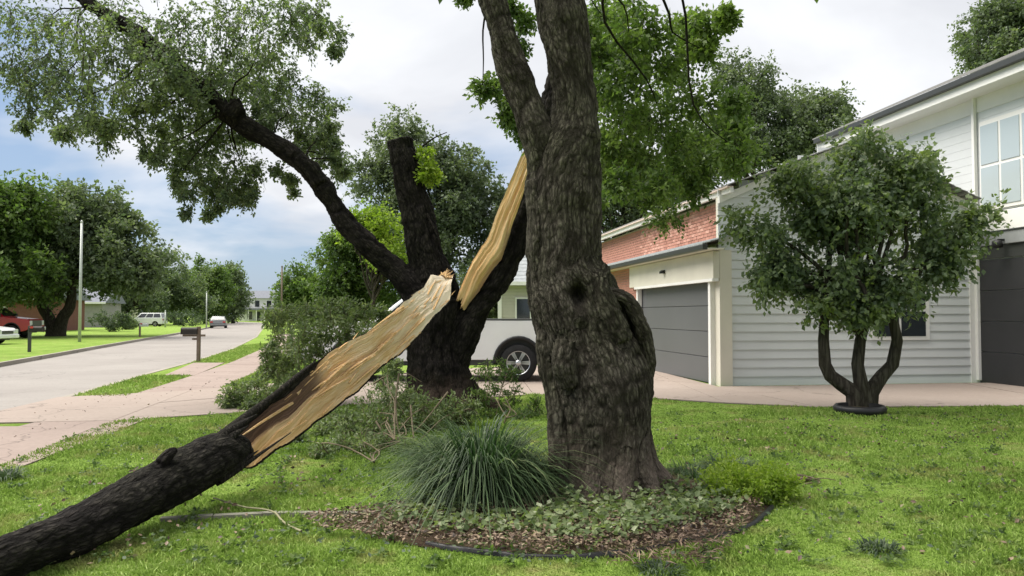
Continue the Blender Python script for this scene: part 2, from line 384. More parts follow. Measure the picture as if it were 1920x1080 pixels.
# near yard slab: everything right of near kerb
YE = NK[-2].y
slabp('front_lawn', [(p.x+.15, p.y) for p in NK[:-1]]+[(60, YE), (60, -6)], SZ-.3, 0, GRASS)['kind'] = 'structure'
FKs = FK[:-1]
slabp('far_lawn', [(p.x-.15, p.y) for p in FKs]+[(-160, FKs[-1].y), (-160, -6)], SZ-.3, 0, GRASS)['kind'] = 'structure'
def ribbon(name, pts, w0, z0, z1, m):
    """kerb as a solid strip following pts, from x to x+w0"""
    bm = bmesh.new(); rows = []
    for p in pts: rows.append([bm.verts.new((p.x, p.y, z0)), bm.verts.new((p.x+.02*np.sign(w0), p.y, z1)), bm.verts.new((p.x+w0, p.y, z1)), bm.verts.new((p.x+w0, p.y, z0))])
    for a, b in zip(rows, rows[1:]):
        for i in range(4): bm.faces.new((a[i], a[(i+1) % 4], b[(i+1) % 4], b[i]))
    bm.faces.new(rows[0]); bm.faces.new(rows[-1][::-1]); bmesh.ops.recalc_face_normals(bm, faces=bm.faces[:])
    o = link(name, bm_mesh(bm, name), None, m); o['kind'] = 'structure'; return o
ribbon('kerb', [p for p in NK[:-1]], .16, SZ-.1, .012, KERB)
ribbon('kerb', [p for p in FKs], -.16, SZ-.1, .012, KERB)
# concrete: sidewalk, driveway
def lerp(a, b, t): return a+(b-a)*t
def poly_at(pts, y):
    for a, b in zip(pts, pts[1:]):
        if a.y <= y <= b.y: return lerp(a, b, (y-a.y)/(b.y-a.y)).x
    return pts[-1].x
side = bpy.data.objects.new('sidewalk', None); COL.objects.link(side); side['kind'] = 'structure'
y = 0.0; i = 0
while y < 60:
    L = 1.45 if y < 30 else 3.0
    y2 = y+L-.018
    def edge(yy):
        k = poly_at(NK, yy); off = 1.15+max(0, min(1, (yy-14)/5))*.25
        return k+off, k+off+1.35
    a0, a1 = edge(y); b0, b1 = edge(y2)
    s_ = slabp('slab', [(a0, y), (a1, y), (b1, y2), (b0, y2)], -.05, .012+rng.uniform(-.002, .003), WALK, side)
    y += L; i += 1
drv = bpy.data.objects.new('driveway', None); COL.objects.link(drv); drv['kind'] = 'structure'
nearE = [Vector((-7.75, 10.6, 0)), Vector((-5.6, 10.9, 0)), Vector((-4.2, 11.8, 0)), Vector((-1.6, 13.4, 0)), Vector((.4, 14.5, 0)), Vector((2.2, 14.0, 0)), Vector((3.6, 13.1, 0)), Vector((4.9, 12.5, 0)), Vector((9.5, 12.7, 0)), Vector((14, 12.7, 0))]
farE = [Vector((-8.2, 14.0, 0)), Vector((-6.3, 15.3, 0)), Vector((-4.6, 17.5, 0)), Vector((-2.2, 20.5, 0)), Vector((0, 22.5, 0)), Vector((2.0, 23, 0)), Vector((3.6, 22.5, 0)), Vector((4.25, 16.05, 0)), Vector((9.8, 16.9, 0)), Vector((14, 17, 0))]
slabp('joint_bed', [(p.x, p.y) for p in nearE]+[(p.x, p.y) for p in reversed(farE)], -.06, .004, SOIL, drv)
for k in range(len(nearE)-1):
    for r0, r1 in ((0, .5), (.5, 1)):
        q = [lerp(nearE[k], farE[k], r0), lerp(nearE[k+1], farE[k+1], r0), lerp(nearE[k+1], farE[k+1], r1), lerp(nearE[k], farE[k], r1)]
        c = sum(q, Vector())/4; q = [p+(c-p).normalized()*.014 for p in q]
        slabp('slab', [(p.x, p.y) for p in q], -.05, .018+rng.uniform(-.002, .004), DRIVE, drv)
# apron near the kerb left of the sidewalk and the neighbour's apron
slabp('slab', [(-8.55, 19.1), (-7.8, 19.1), (-8.9, 24.0), (-9.85, 24.0)], -.05, .016, WALK, side)
slabp('slab', [(-7.6, 2), (-6.0, 2), (-6.55, 10.4), (-7.5, 10.4)], -.05, .009, WALK, side)
slabp('slab', [(-6.2, 3), (-4.9, 3), (-5.0, 7.4), (-5.6, 10.75), (-6.6, 10.75)], -.05, .014, WALK, side)
# planting bed under the oak
bedp = [G(*p) for p in ((640, 975), (700, 966), (790, 950), (900, 905), (1040, 880), (1280, 880), (1420, 915), (1452, 955), (1390, 1000), (1200, 1040), (1010, 1046), (810, 1030), (700, 1012))]
bc = sum(bedp, Vector())/len(bedp)
nb = 160; ring = []
bp = bedp+[bedp[0]]
for a, b in zip(bp, bp[1:]):
    for k in range(10): ring.append(lerp(a, b, k/10))
V = []; Fc = []; M = 14
for j in range(M+1):
    t = j/M
    for p in ring: q = lerp(p, bc, t); V.append((q.x, q.y, .008+.05*min(1, t*5)))
V = np.array(V); V[:, 2] += .02*fbm(V*5)*(np.repeat(np.arange(M+1), len(ring)) > 0)
n_ = len(ring)
for j in range(M):
    for k in range(n_): Fc.append((j*n_+k, j*n_+(k+1) % n_, (j+1)*n_+(k+1) % n_, (j+1)*n_+k))
bed = link('planting_bed', mesh_np('planting_bed', V, Fc, 4, smooth=True), None, MULCH); bed['kind'] = 'structure'
def pin(poly, X, Y):
    ins = np.zeros(len(X), bool); n = len(poly); j = n-1
    for i in range(n):
        xi, yi, xj, yj = poly[i][0], poly[i][1], poly[j][0], poly[j][1]
        if yi != yj:
            ins ^= ((yi > Y) != (yj > Y)) & (X < (xj-xi)*(Y-yi)/(yj-yi)+xi)
        j = i
    return ins
BEDP = [(p.x, p.y) for p in bedp]
DRVP = [(p.x, p.y) for p in nearE]+[(p.x, p.y) for p in reversed(farE)]
LAWN_EDGE = [(-4.9, 3), (-5.0, 7.4), (-5.6, 10.9), (-4.2, 11.8), (-1.6, 13.4), (.4, 14.5), (2.2, 14.0), (3.6, 13.1), (4.9, 12.5), (9.5, 12.7), (14, 12.7), (14, 2), (-4.9, 2)]

# ------------------------------------------------------------ grass blades
def blades(name, X, Y, Z, h, wd, mat, lean=.6, parent=None, kind='stuff', label=None, cat=None):
    n = len(X); a = rng.uniform(0, 2*np.pi, n); l = rng.uniform(.1, 1, n)*lean*h
    b = np.stack([X, Y, Z], 1); az = a+rng.normal(0, .6, n)
    sx, sy = np.cos(az+np.pi/2)*wd/2, np.sin(az+np.pi/2)*wd/2
    z0 = np.zeros(n)
    m1 = b+np.stack([np.cos(a)*l*.35, np.sin(a)*l*.35, h*.62], 1); tip = b+np.stack([np.cos(a)*l, np.sin(a)*l, h*rng.uniform(.8, 1, n)], 1)
    s = np.stack([sx, sy, z0], 1)
    V = np.stack([b-s, b+s, m1+s*.8, tip, m1-s*.8], 1)
    base = np.arange(n)*5
    Fq = np.stack([base, base+1, base+2, base+3, base+4], 1)
    me = mesh_np(name, V.reshape(-1, 3), Fq, 5, {'rnd': np.repeat(rng.uniform(0, 1, n), 5)})
    return me
def scatter(n, y0, y1, power=2.0):
    y = y0*(y1/y0)**rng.uniform(0, 1, n)
    x = rng.uniform(-.76, 1.0, n)*(y+.8)
    return x, y
X, Y = scatter(370000, 3.4, 14.8)
ok = pin(LAWN_EDGE, X, Y) & (~pin(BEDP, X, Y) | (rng.uniform(0, 1, len(X)) < .42)) & (((X-.62)**2+(Y-6.4)**2) > .3)
X, Y = X[ok], Y[ok]
pt = np.stack([X, Y, X*0], 1)
hh = (.035+.018*np.clip(fbm(pt*1.3), -1, 1.4)+.012*noise(pt*5))*rng.uniform(.6, 1.3, len(X))*(1+.02*(Y-4))
hh *= np.clip(1-1.2*np.clip(fbm(pt*.9+50)-.25, 0, .6), .3, 1); hh = np.clip(hh, .012, .09)
o = link('lawn_grass', blades('lawn_grass', X, Y, X*0-.003, hh, .0055+.0009*Y, BLADE, 1.0), None, BLADE)
tag(o, 'short green lawn grass around the split trees', 'grass', kind='stuff')
# verge and neighbour lawn (beyond the driveway)
X = rng.uniform(-13, -4, 60000); Y = 14*(40/14)**rng.uniform(0, 1, 60000)
kx = np.array([poly_at(NK, v) for v in Y]); off = 1.15+np.clip((Y-14)/5, 0, 1)*.25
vg = (X > kx+.17) & (X < kx+off) & (((Y > 14.2) & (Y < 19)) | (Y > 24))
lw = (X > kx+off+1.37) & ~pin(DRVP, X, Y)
ok = vg | lw; X, Y = X[ok], Y[ok]
o = link('verge_grass', blades('verge_grass', X, Y, X*0, rng.uniform(.03, .08, len(X)), .02, BLADE, 1.0), None, BLADE)
tag(o, 'grass of the kerbside verge and neighbouring lawn', 'grass', kind='stuff')

# ------------------------------------------------------------ leaves
def leaf_quads(p, ax, L, wid=.3):
    n = len(p); up = rng.normal(0, .7, (n, 3)); up[:, 2] += 1.0
    ax = ax/(np.linalg.norm(ax, axis=1)[:, None]+1e-9)
    b = np.cross(ax, up); b /= np.linalg.norm(b, axis=1)[:, None]+1e-9
    nn = np.cross(b, ax)
    L = L[:, None]
    return np.stack([p, p+ax*L*.45+b*L*wid+nn*L*.06, p+ax*L, p+ax*L*.45-b*L*wid+nn*L*.06], 1)
def spray(C, Rr, per, leaf, droop=.35, nl=14, wid=.3, flat_=1.0):
    """C (n,3) clump centres, Rr (n,) radii, per = twigs per clump -> leaf quads, twig segments"""
    n = len(C); C = np.repeat(C, per, 0); r = np.repeat(Rr, per); N = len(C)
    d = rng.normal(0, 1, (N, 3)); d /= np.linalg.norm(d, axis=1)[:, None]; d[:, 2] *= flat_
    o = C+d*(r*rng.uniform(.0, .55, N))[:, None]
    dd = d+rng.normal(0, .45, (N, 3)); dd[:, 2] -= droop; dd /= np.linalg.norm(dd, axis=1)[:, None]
    ln = r*rng.uniform(.35, .75, N)
    t = np.tile(np.linspace(.1, 1, nl), N); oo = np.repeat(o, nl, 0); D = np.repeat(dd, nl, 0); LL = np.repeat(ln, nl)
    p = oo+D*(t*LL)[:, None]; p[:, 2] -= droop*.35*LL*t*t
    p += rng.normal(0, 1, p.shape)*(leaf*.35)
    ax = D*.6+rng.normal(0, .75, p.shape); ax[:, 2] -= droop*.9
    q = leaf_quads(p, ax, leaf*rng.uniform(.6, 1.25, len(p)), wid)
    e = o+dd*ln[:, None]; e[:, 2] -= droop*.35*ln
    return q, np.stack([o, o+dd*ln[:, None]*.5, e], 1), np.repeat(rng.normal(.5, .17, N), nl)
def leaves_obj(name, q, rn, m, parent):
    rn = rn+rng.normal(0, .13, len(rn))
    me = mesh_np(name, q.reshape(-1, 3), np.arange(len(q)*4).reshape(-1, 4), 4, {'rnd': np.repeat(np.clip(rn, 0, 1), 4)})
    o = link(name, me, parent, m); o['kind'] = 'stuff' if parent is None else 'stuff'; return o
def strips(name, T, r, m, parent):
    """twigs as crossed 3-sided tubes; T (n,3,3)"""
    n = len(T); off = np.array([[1, 0, 0], [-.5, .87, 0], [-.5, -.87, .3]])
    V = (T[:, :, None]+off[None, None]*np.array([r, r*.75, r*.3])[None, :, None, None]).reshape(-1, 3)
    Fc = []
    b = (np.arange(n)*9)[:, None]
    for s in range(2):
        for k in range(3): Fc.append(b+np.array([[s*3+k, s*3+(k+1) % 3, s*3+3+(k+1) % 3, s*3+3+k]]))
    me = mesh_np(name, V, np.vstack(Fc), 4, {'bark_co': V*np.array([1, 1, .3])}); o = link(name, me, parent, m)
    o['kind'] = 'stuff'; return o
def remesh_limbs(name, paths, voxel, bark_amp, m, parent=None, freq=11, ref=(.13, .9, .2), lump=.03, pre=None, k=20):
    """paths: list of (pts, radii). union of tubes by voxel remesh, bark relief along each limb"""
    bm = bmesh.new(); cl = []
    for pts, rad in paths:
        C, r = smooth_path(pts, rad); cl.append((C, r))
        V, Fq, Ft = tube_np(C, r, k, ref)
        vs = [bm.verts.new(v) for v in V]
        for f in list(Fq)+list(Ft):
            try: bm.faces.new([vs[i] for i in f])
            except ValueError: pass
    bmesh.ops.recalc_face_normals(bm, faces=bm.faces[:])
    me = bm_mesh(bm, name); o = bpy.data.objects.new('tmp', me); COL.objects.link(o)
    md = o.modifiers.new('r', 'REMESH'); md.mode = 'VOXEL'; md.voxel_size = voxel
    dg = bpy.context.evaluated_depsgraph_get(); dg.update()
    m2 = bpy.data.meshes.new_from_object(o.evaluated_get(dg)); bpy.data.objects.remove(o); bpy.data.meshes.remove(me)
    n = len(m2.vertices); V = np.empty(n*3, np.float32); m2.vertices.foreach_get('co', V); V = V.reshape(-1, 3).astype(float)
    m2.update(); N = np.empty(n*3, np.float32); m2.vertex_normals.foreach_get('vector', N); N = N.reshape(-1, 3)
    C = np.vstack([c for c, _ in cl]); Rr = np.hstack([r for _, r in cl])
    Tt = np.vstack([np.gradient(c, axis=0) for c, _ in cl]); Tt /= np.linalg.norm(Tt, axis=1)[:, None]+1e-9
    s = np.hstack([np.cumsum(np.r_[0, np.linalg.norm(np.diff(c, axis=0), axis=1)])+7*i for i, (c, _) in enumerate(cl)])
    A = np.cross(Tt, np.array(ref)); A /= np.linalg.norm(A, axis=1)[:, None]+1e-9; B = np.cross(Tt, A)
    idx = np.empty(n, int)
    for a in range(0, n, 20000):
        d = np.linalg.norm(V[a:a+20000, None]-C[None], axis=2)-Rr[None]; idx[a:a+20000] = d.argmin(1)
    dv = V-C[idx]; U = np.stack([(dv*A[idx]).sum(1), (dv*B[idx]).sum(1), s[idx]+(dv*Tt[idx]).sum(1)], 1)
    q = U*np.array([freq, freq, freq*.3]); q[:, :2] += .5*np.stack([noise(q*.6+3), noise(q*.6+9)], 1)
    rid = 1-2*np.exp(-(noise(q)/.16)**2); rid2 = 1-1.6*np.exp(-(noise(q*2.1+31)/.2)**2); rid3 = noise(q*np.array([3.5, 3.5, 9]))
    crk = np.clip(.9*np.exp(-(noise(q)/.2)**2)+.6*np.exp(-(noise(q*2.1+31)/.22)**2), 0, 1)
    rr = Rr[idx]; am = np.minimum(bark_amp, rr*.12)
    V = V+N*(am*(rid*.6+rid2*.4+rid3*.4)-am*.3)[:, None]+N*(np.minimum(lump, rr*.25)*(fbm(V*3.1)+.45*fbm(V*7.3+4)))[:, None]
    if pre is not None: V = pre(V, N)
    m2.vertices.foreach_set('co', V.astype(np.float32).ravel())
    at = m2.attributes.new('bark_co', 'FLOAT_VECTOR', 'POINT'); at.data.foreach_set('vector', U.astype(np.float32).ravel())
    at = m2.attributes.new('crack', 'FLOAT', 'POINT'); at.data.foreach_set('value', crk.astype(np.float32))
    m2.materials.clear()
    m2.polygons.foreach_set('use_smooth', np.ones(len(m2.polygons), bool)); m2.update()
    return link(name, m2, parent, m)
def pw(L, d):
    """(px,py,width px[,depth offset]) -> pts, radii at depth d"""
    pts, rad = [], []
    for q in L:
        dd = d+(q[3] if len(q) > 3 else 0); pts.append(P(q[0], q[1], dd)); rad.append(q[2]/2/F*dd)
    return pts, rad

# ------------------------------------------------------------ MAIN OAK (near)
D1 = 6.45
oak = empty('oak_tree', (P(1130, 930, D1).x, D1, 0)); oakm = Matrix.Translation(-oak.location)
tag(oak, 'thick gnarled oak with two stems and a hollow burl, standing in the planting bed', 'tree')
def under(o, root):
    o.parent = root; o.matrix_parent_inverse = Matrix.Translation(-root.location); return o
right = pw([(1140, 985, 214), (1138, 940, 200), (1130, 880, 188), (1127, 820, 184), (1127, 740, 192), (1118, 690, 190), (1102, 640, 174), (1090, 600, 168), (1074, 550, 164), (1058, 500, 148), (1055, 420, 148), (1056, 350, 146), (1062, 300, 132), (1074, 250, 104), (1078, 180, 92), (1062, 90, 98), (1049, 0, 106), (1044, -120, 100), (1040, -300, 90), (1060, -620, 66)], D1)
left = pw([(1040, 460, 90), (1026, 380, 88), (1022, 320, 80), (1010, 265, 76), (988, 200, 72), (962, 130, 66), (940, 60, 58), (924, 0, 57), (905, -80, 54), (870, -260, 46), (800, -520, 34)], D1-.05)
right = (right[0], [a*(.93 if p[2] > 1.9 else 1) for p, a in zip(*right)]); left = (left[0], [a*.85 for a in left[1]])
L = [right, left]
# buttress roots
for ang, ln in ((-2.7, .42), (-2.0, .34), (-1.35, .3), (-.75, .45), (-.1, .62), (.7, .5), (2.2, .4), (3.0, .5)):
    c = P(1137, 900, D1); dx, dy = math.cos(ang), math.sin(ang)
    L.append(([(c.x+dx*.18, c.y+dy*.18, .75), (c.x+dx*.29, c.y+dy*.29, .36), (c.x+dx*(.33+ln*.22), c.y+dy*(.33+ln*.22), .12), (c.x+dx*(.36+ln*.6), c.y+dy*(.36+ln*.6), -.04)], [.16, .13, .09, .04]))
# bark flap over the hollow on the right
FLAP = [pw([(1120, 552, 26, -.2), (1150, 551, 28, -.2), (1176, 562, 28, -.18), (1193, 590, 28, -.15), (1205, 624, 30, -.12), (1213, 656, 30, -.1), (1216, 688, 24, -.08), (1213, 715, 20, -.04), (1204, 750, 20, .0)], D1),
        pw([(1150, 556, 30, .0), (1176, 570, 34, .0), (1192, 600, 34, .02), (1204, 640, 36, .03), (1213, 690, 26, .03)], D1)]
L.append(pw([(1150, 640, 60, .2), (1176, 690, 60, .16), (1180, 740, 50, .1)], D1))
# burl and knots
L.append(pw([(1085, 585, 74, -.17), (1090, 606, 66, -.24), (1094, 640, 50, -.2)], D1))
L.append(pw([(1180, 690, 50, -.14), (1194, 716, 44, -.16), (1192, 745, 30, -.13)], D1))
L.append(pw([(1050, 520, 60, -.12), (1040, 560, 60, -.16), (1040, 600, 40, -.1)], D1))
L.append(pw([(1060, 640, 50, -.3), (1056, 680, 56, -.34), (1066, 720, 44, -.3)], D1))
L.append(pw([(1130, 500, 30, -.1), (1120, 540, 50, -.24), (1140, 590, 60, -.26), (1160, 640, 50, -.26)], D1))
L.append(pw([(1040, 500, 60, .05), (1030, 600, 50, -.05), (1036, 700, 44, -.12), (1048, 790, 40, -.2), (1050, 880, 40, -.24)], D1))
L.append(pw([(1150, 760, 46, -.3), (1156, 830, 44, -.3), (1180, 900, 50, -.28)], D1))
L.append(pw([(1085, 330, 50, -.12), (1092, 260, 46, -.10), (1096, 200, 36, -.05)], D1))
L.append(pw([(1010, 340, 46, -.1), (1016, 440, 44, -.14), (1018, 520, 40, -.12)], D1))
hol = [(P(1084, 552, D1-.34), .06, .20), (P(1196, 745, D1-.24), .045, .06), (P(1166, 590, D1-.22), .05, .10), (P(1180, 630, D1-.2), .05, .12), (P(1192, 668, D1-.18), .045, .12)]
def carve(V, N):
    for c, r, dp in hol:
        d = np.linalg.norm((V-np.array(c))*np.array([1, .45, .75]), axis=1); V = V+np.array([0, 1, 0])*(np.exp(-(d/r)**2)*dp)[:, None]
    return V
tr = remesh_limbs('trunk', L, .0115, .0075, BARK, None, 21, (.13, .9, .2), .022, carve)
under(tr, oak)
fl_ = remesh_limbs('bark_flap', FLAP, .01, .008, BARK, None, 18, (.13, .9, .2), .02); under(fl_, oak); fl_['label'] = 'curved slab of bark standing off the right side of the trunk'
# crown: what shows in the picture and what goes on above it
def clumps_px(L, d, dj=.5, sc=1.0):
    C, Rr = [], []
    for px, py, r, *o in L:
        dd = d+(o[0] if o else 0)+rng.uniform(-dj, dj); C.append(P(px, py, dd)); Rr.append(r/F*dd*sc)
    return np.array(C), np.array(Rr)
vis = [(905, 165, 28), (930, 160, 26), (960, 190, 30), (975, 225, 34), (950, 215, 22), (985, 250, 30), (985, 40, 30), (975, 90, 26), (965, 15, 30),
       (1130, 30, 60), (1190, 20, 60), (1150, 90, 55), (1230, 60, 55), (1280, 60, 45), (1330, 45, 38), (1365, 30, 26), (1320, 95, 30), (1250, 120, 45),
       (1150, 160, 50), (1200, 150, 60), (1270, 170, 60), (1320, 190, 50), (1170, 220, 60), (1240, 220, 70), (1300, 250, 60), (1350, 230, 45), (1150, 280, 50),
       (1210, 290, 60), (1270, 300, 60), (1330, 300, 50), (1380, 280, 50), (1240, 345, 40), (1300, 345, 40), (1160, 340, 34), (1380, 190, 30), (1150, 20, 50), (870, -6, 16), (1100, 60, 40), (1180, 70, 50)]
C, Rr = clumps_px([v for v in vis if v[0] < 1000 or v[0] == 870], 8.0, .4)
C2, R2 = clumps_px([v for v in vis if v[0] > 1000], 12.5, 1.4, 1.1)
# crown above the frame
n_ = 130
u = rng.normal(0, 1, (n_, 3)); u /= np.linalg.norm(u, axis=1)[:, None]
C3 = np.array([1.4, 8.2, 8.4])+u*np.array([4.6, 4.4, 2.9])*rng.uniform(.45, 1, (n_, 1))
ok = np.array([(c[2]-1.5)/c[1]*F > 640 for c in C3]); C3 = C3[ok]; R3 = rng.uniform(.45, .8, len(C3))
q1, t1, r1 = spray(C, Rr, 36, .058, .35, 12)
C2 = np.concatenate([C2, C2+np.array([0, 1.6, 0])+rng.normal(0, .3, C2.shape)]); R2 = np.concatenate([R2, R2])
q2, t2, r2 = spray(C2, R2, 48, .095, .3, 12)
q3, t3, r3 = spray(C3, R3, 9, .12, .3, 12)
cr = leaves_obj('crown', np.concatenate([q1, q2, q3]), np.concatenate([r1, r2+.14, r3]), LEAF_B, None); under(cr, oak)
tw = strips('twigs', np.concatenate([t1, t2]), .006, TWIGD, None); under(tw, oak)
bl = []
def branch(a, b, r0, r1, n=5, wob=.12):
    a, b = np.array(a), np.array(b); L_ = np.linalg.norm(b-a); pts = [a+(b-a)*t+rng.normal(0, wob*L_*.35, 3)*math.sin(math.pi*t) for t in np.linspace(0, 1, n)]
    return smooth_path(pts, list(np.linspace(r0, r1, n)), L_/14)
top = np.array(right[0][-1]); topl = np.array(left[0][-1])
for c in C3[::5]: bl.append(branch(top if c[0] > 0 else topl, c, .07, .012))
for c in C2[:len(C2)//2:7]: bl.append(branch(P(1090, -200, D1+2.5), c, .03, .006))
for c in C[::7]: bl.append(branch(P(915, -60, D1+.6), c, .014, .004, 5, .04))
under(tubes('branches', bl, BARK2, None, 6), oak)['kind'] = 'stuff'

# ------------------------------------------------------------ SECOND TREE (split)
D2 = 12.4
st = empty('split_tree', (P(825, 750, D2).x, D2, 0))
tag(st, 'dark split tree with a torn limb, a topped stem and a long limb arching left', 'tree')
L = [pw([(826, 790, 165), (826, 750, 140), (822, 700, 118), (818, 650, 110), (820, 600, 112), (824, 560, 104)], D2),
     pw([(826, 600, 90), (814, 540, 88), (800, 480, 70), (782, 400, 58), (768, 340, 54), (757, 295, 52), (750, 262, 46)], D2+.1),
     pw([(806, 600, 80), (785, 556, 58), (748, 512, 46), (700, 470, 38), (655, 428, 36), (622, 380, 36), (594, 336, 36), (560, 300, 34), (505, 264, 33), (455, 236, 36), (426, 212, 40), (400, 186, 30), (350, 142, 34), (300, 98, 32), (240, 52, 28), (170, 8, 24), (90, -60, 20)], D2-.1),
     pw([(433, 222, 40), (446, 200, 34), (452, 196, 24)], D2-.2),
     pw([(600, 345, 30, -.2), (585, 318, 30, -.2), (560, 296, 24, -.2)], D2),
     pw([(836, 690, 84), (850, 640, 74), (866, 604, 60)], D2)]
for ang, ln in ((-2.6, .5), (-1.7, .5), (-.9, .6), (-.1, .7), (1.5, .5), (2.6, .5)):
    c = P(825, 740, D2); dx, dy = math.cos(ang), math.sin(ang)
    L.append(([(c.x+dx*.22, c.y+dy*.22, .8), (c.x+dx*.38, c.y+dy*.38, .38), (c.x+dx*(.45+ln*.4), c.y+dy*(.45+ln*.4), .1), (c.x+dx*(.5+ln), c.y+dy*(.5+ln), -.05)], [.2, .17, .12, .05]))
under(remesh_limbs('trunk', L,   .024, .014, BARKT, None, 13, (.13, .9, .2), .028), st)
# foliage on the arching limb
A = [(400, 200, 34), (370, 175, 36), (340, 150, 36), (310, 125, 36), (280, 95, 36), (250, 75, 36), (420, 185, 24), (20, 20, 70), (80, 30, 75), (150, 25, 75), (220, 30, 70), (290, 40, 65), (350, 30, 60), (30, 90, 65), (90, 100, 65), (160, 95, 65), (230, 100, 60), (290, 110, 50), (340, 90, 50),
     (50, 150, 50), (110, 160, 55), (170, 160, 52), (225, 165, 45), (60, 205, 36), (105, 215, 38), (165, 210, 40), (205, 225, 32), (118, 248, 18), (200, 245, 18), (45, 235, 16), (270, 150, 40), (10, 130, 40),
     (250, 200, 22), (300, 190, 30), (330, 215, 38), (370, 210, 40), (300, 270, 34), (335, 275, 36), (290, 295, 20), (365, 260, 44), (400, 250, 40), (390, 300, 42), (360, 320, 36), (410, 330, 40), (440, 300, 34), (400, 365, 28), (350, 360, 22), (425, 365, 22), (462, 345, 18), (470, 370, 12), (348, 398, 12), (410, 390, 12), (330, 340, 16), (450, 255, 30), (310, 245, 20),
     (420, 30, 60), (480, 20, 55), (540, 15, 50), (590, 20, 36), (430, 85, 50), (490, 70, 50), (550, 60, 40), (600, 48, 22), (500, 110, 34), (440, 130, 45), (400, 130, 44), (380, 170, 40), (440, 165, 40), (480, 145, 30),
     (520, 160, 34), (560, 165, 38), (600, 180, 28), (540, 205, 38), (590, 215, 32), (500, 190, 34), (560, 240, 36), (605, 250, 28), (620, 235, 16), (580, 270, 30), (610, 290, 26), (632, 300, 14), (550, 280, 20), (520, 318, 14), (540, 335, 12), (620, 270, 16), (480, 200, 26), (500, 225, 24)]
A = [(a, b, c, (1.6 if a > 385 and b > 100 else (1.0 if a > 300 and b > 160 else 0))) for a, b, c in A]
C, Rr = clumps_px(A, D2-.9, .6, 1.15)
C = np.concatenate([C, C+np.array([0, .7, 0])+rng.normal(0, .12, C.shape)]); Rr = np.concatenate([Rr, Rr])
q1, t1, r1 = spray(C, Rr, 29, .064, .5, 13, .30)
qa, ta, ra = spray(np.array([P(-60, 40, D2-1), P(-120, 0, D2-1), P(-60, -60, D2-1), P(60, -70, D2-1), P(200, -70, D2), P(340, -60, D2), P(460, -60, D2)]), np.full(7, .7), 30, .07, .4, 12)
qy, ty, ry = spray(*clumps_px([(800, 290, 22), (805, 315, 22), (815, 335, 20), (795, 330, 16)], D2, .15), 26, .07, .2, 10)
cro = leaves_obj('crown', np.concatenate([q1, qa]), np.concatenate([r1, ra])-.03, LEAF, None); under(cro, st)
ys = leaves_obj('leafy_sprout', qy, ry, LEAF_Y, None); under(ys, st); tag(ys, 'yellow green sprout on the topped stem')
bl = []
limbpts = [P(426, 212, D2), P(380, 165, D2-.1), P(300, 98, D2-.1), P(240, 52, D2-.1), P(170, 8, D2-.1), P(560, 300, D2-.1), P(505, 264, D2-.1)]
for c in C[:len(C)//2:4]:
    k = min(limbpts, key=lambda p: (p-Vector(c)).length+rng.uniform(0, .3)); bl.append(branch(k, c, .020, .005, 6, .10))
bl.append(smooth_path([P(775, 290, D2), P(795, 272, D2), P(815, 258, D2), P(838, 248, D2)], [.02, .016, .011, .006]))
bl.append(smooth_path([P(800, 400, D2-.1), P(815, 430, D2-.2), P(826, 455, D2-.2)], [.02, .016, .008]))
under(tubes('branches', bl, BARK2, None, 6), st)['kind'] = 'stuff'
under(strips('twigs', np.concatenate([t1, ty]), .006, TWIGD, None), st)

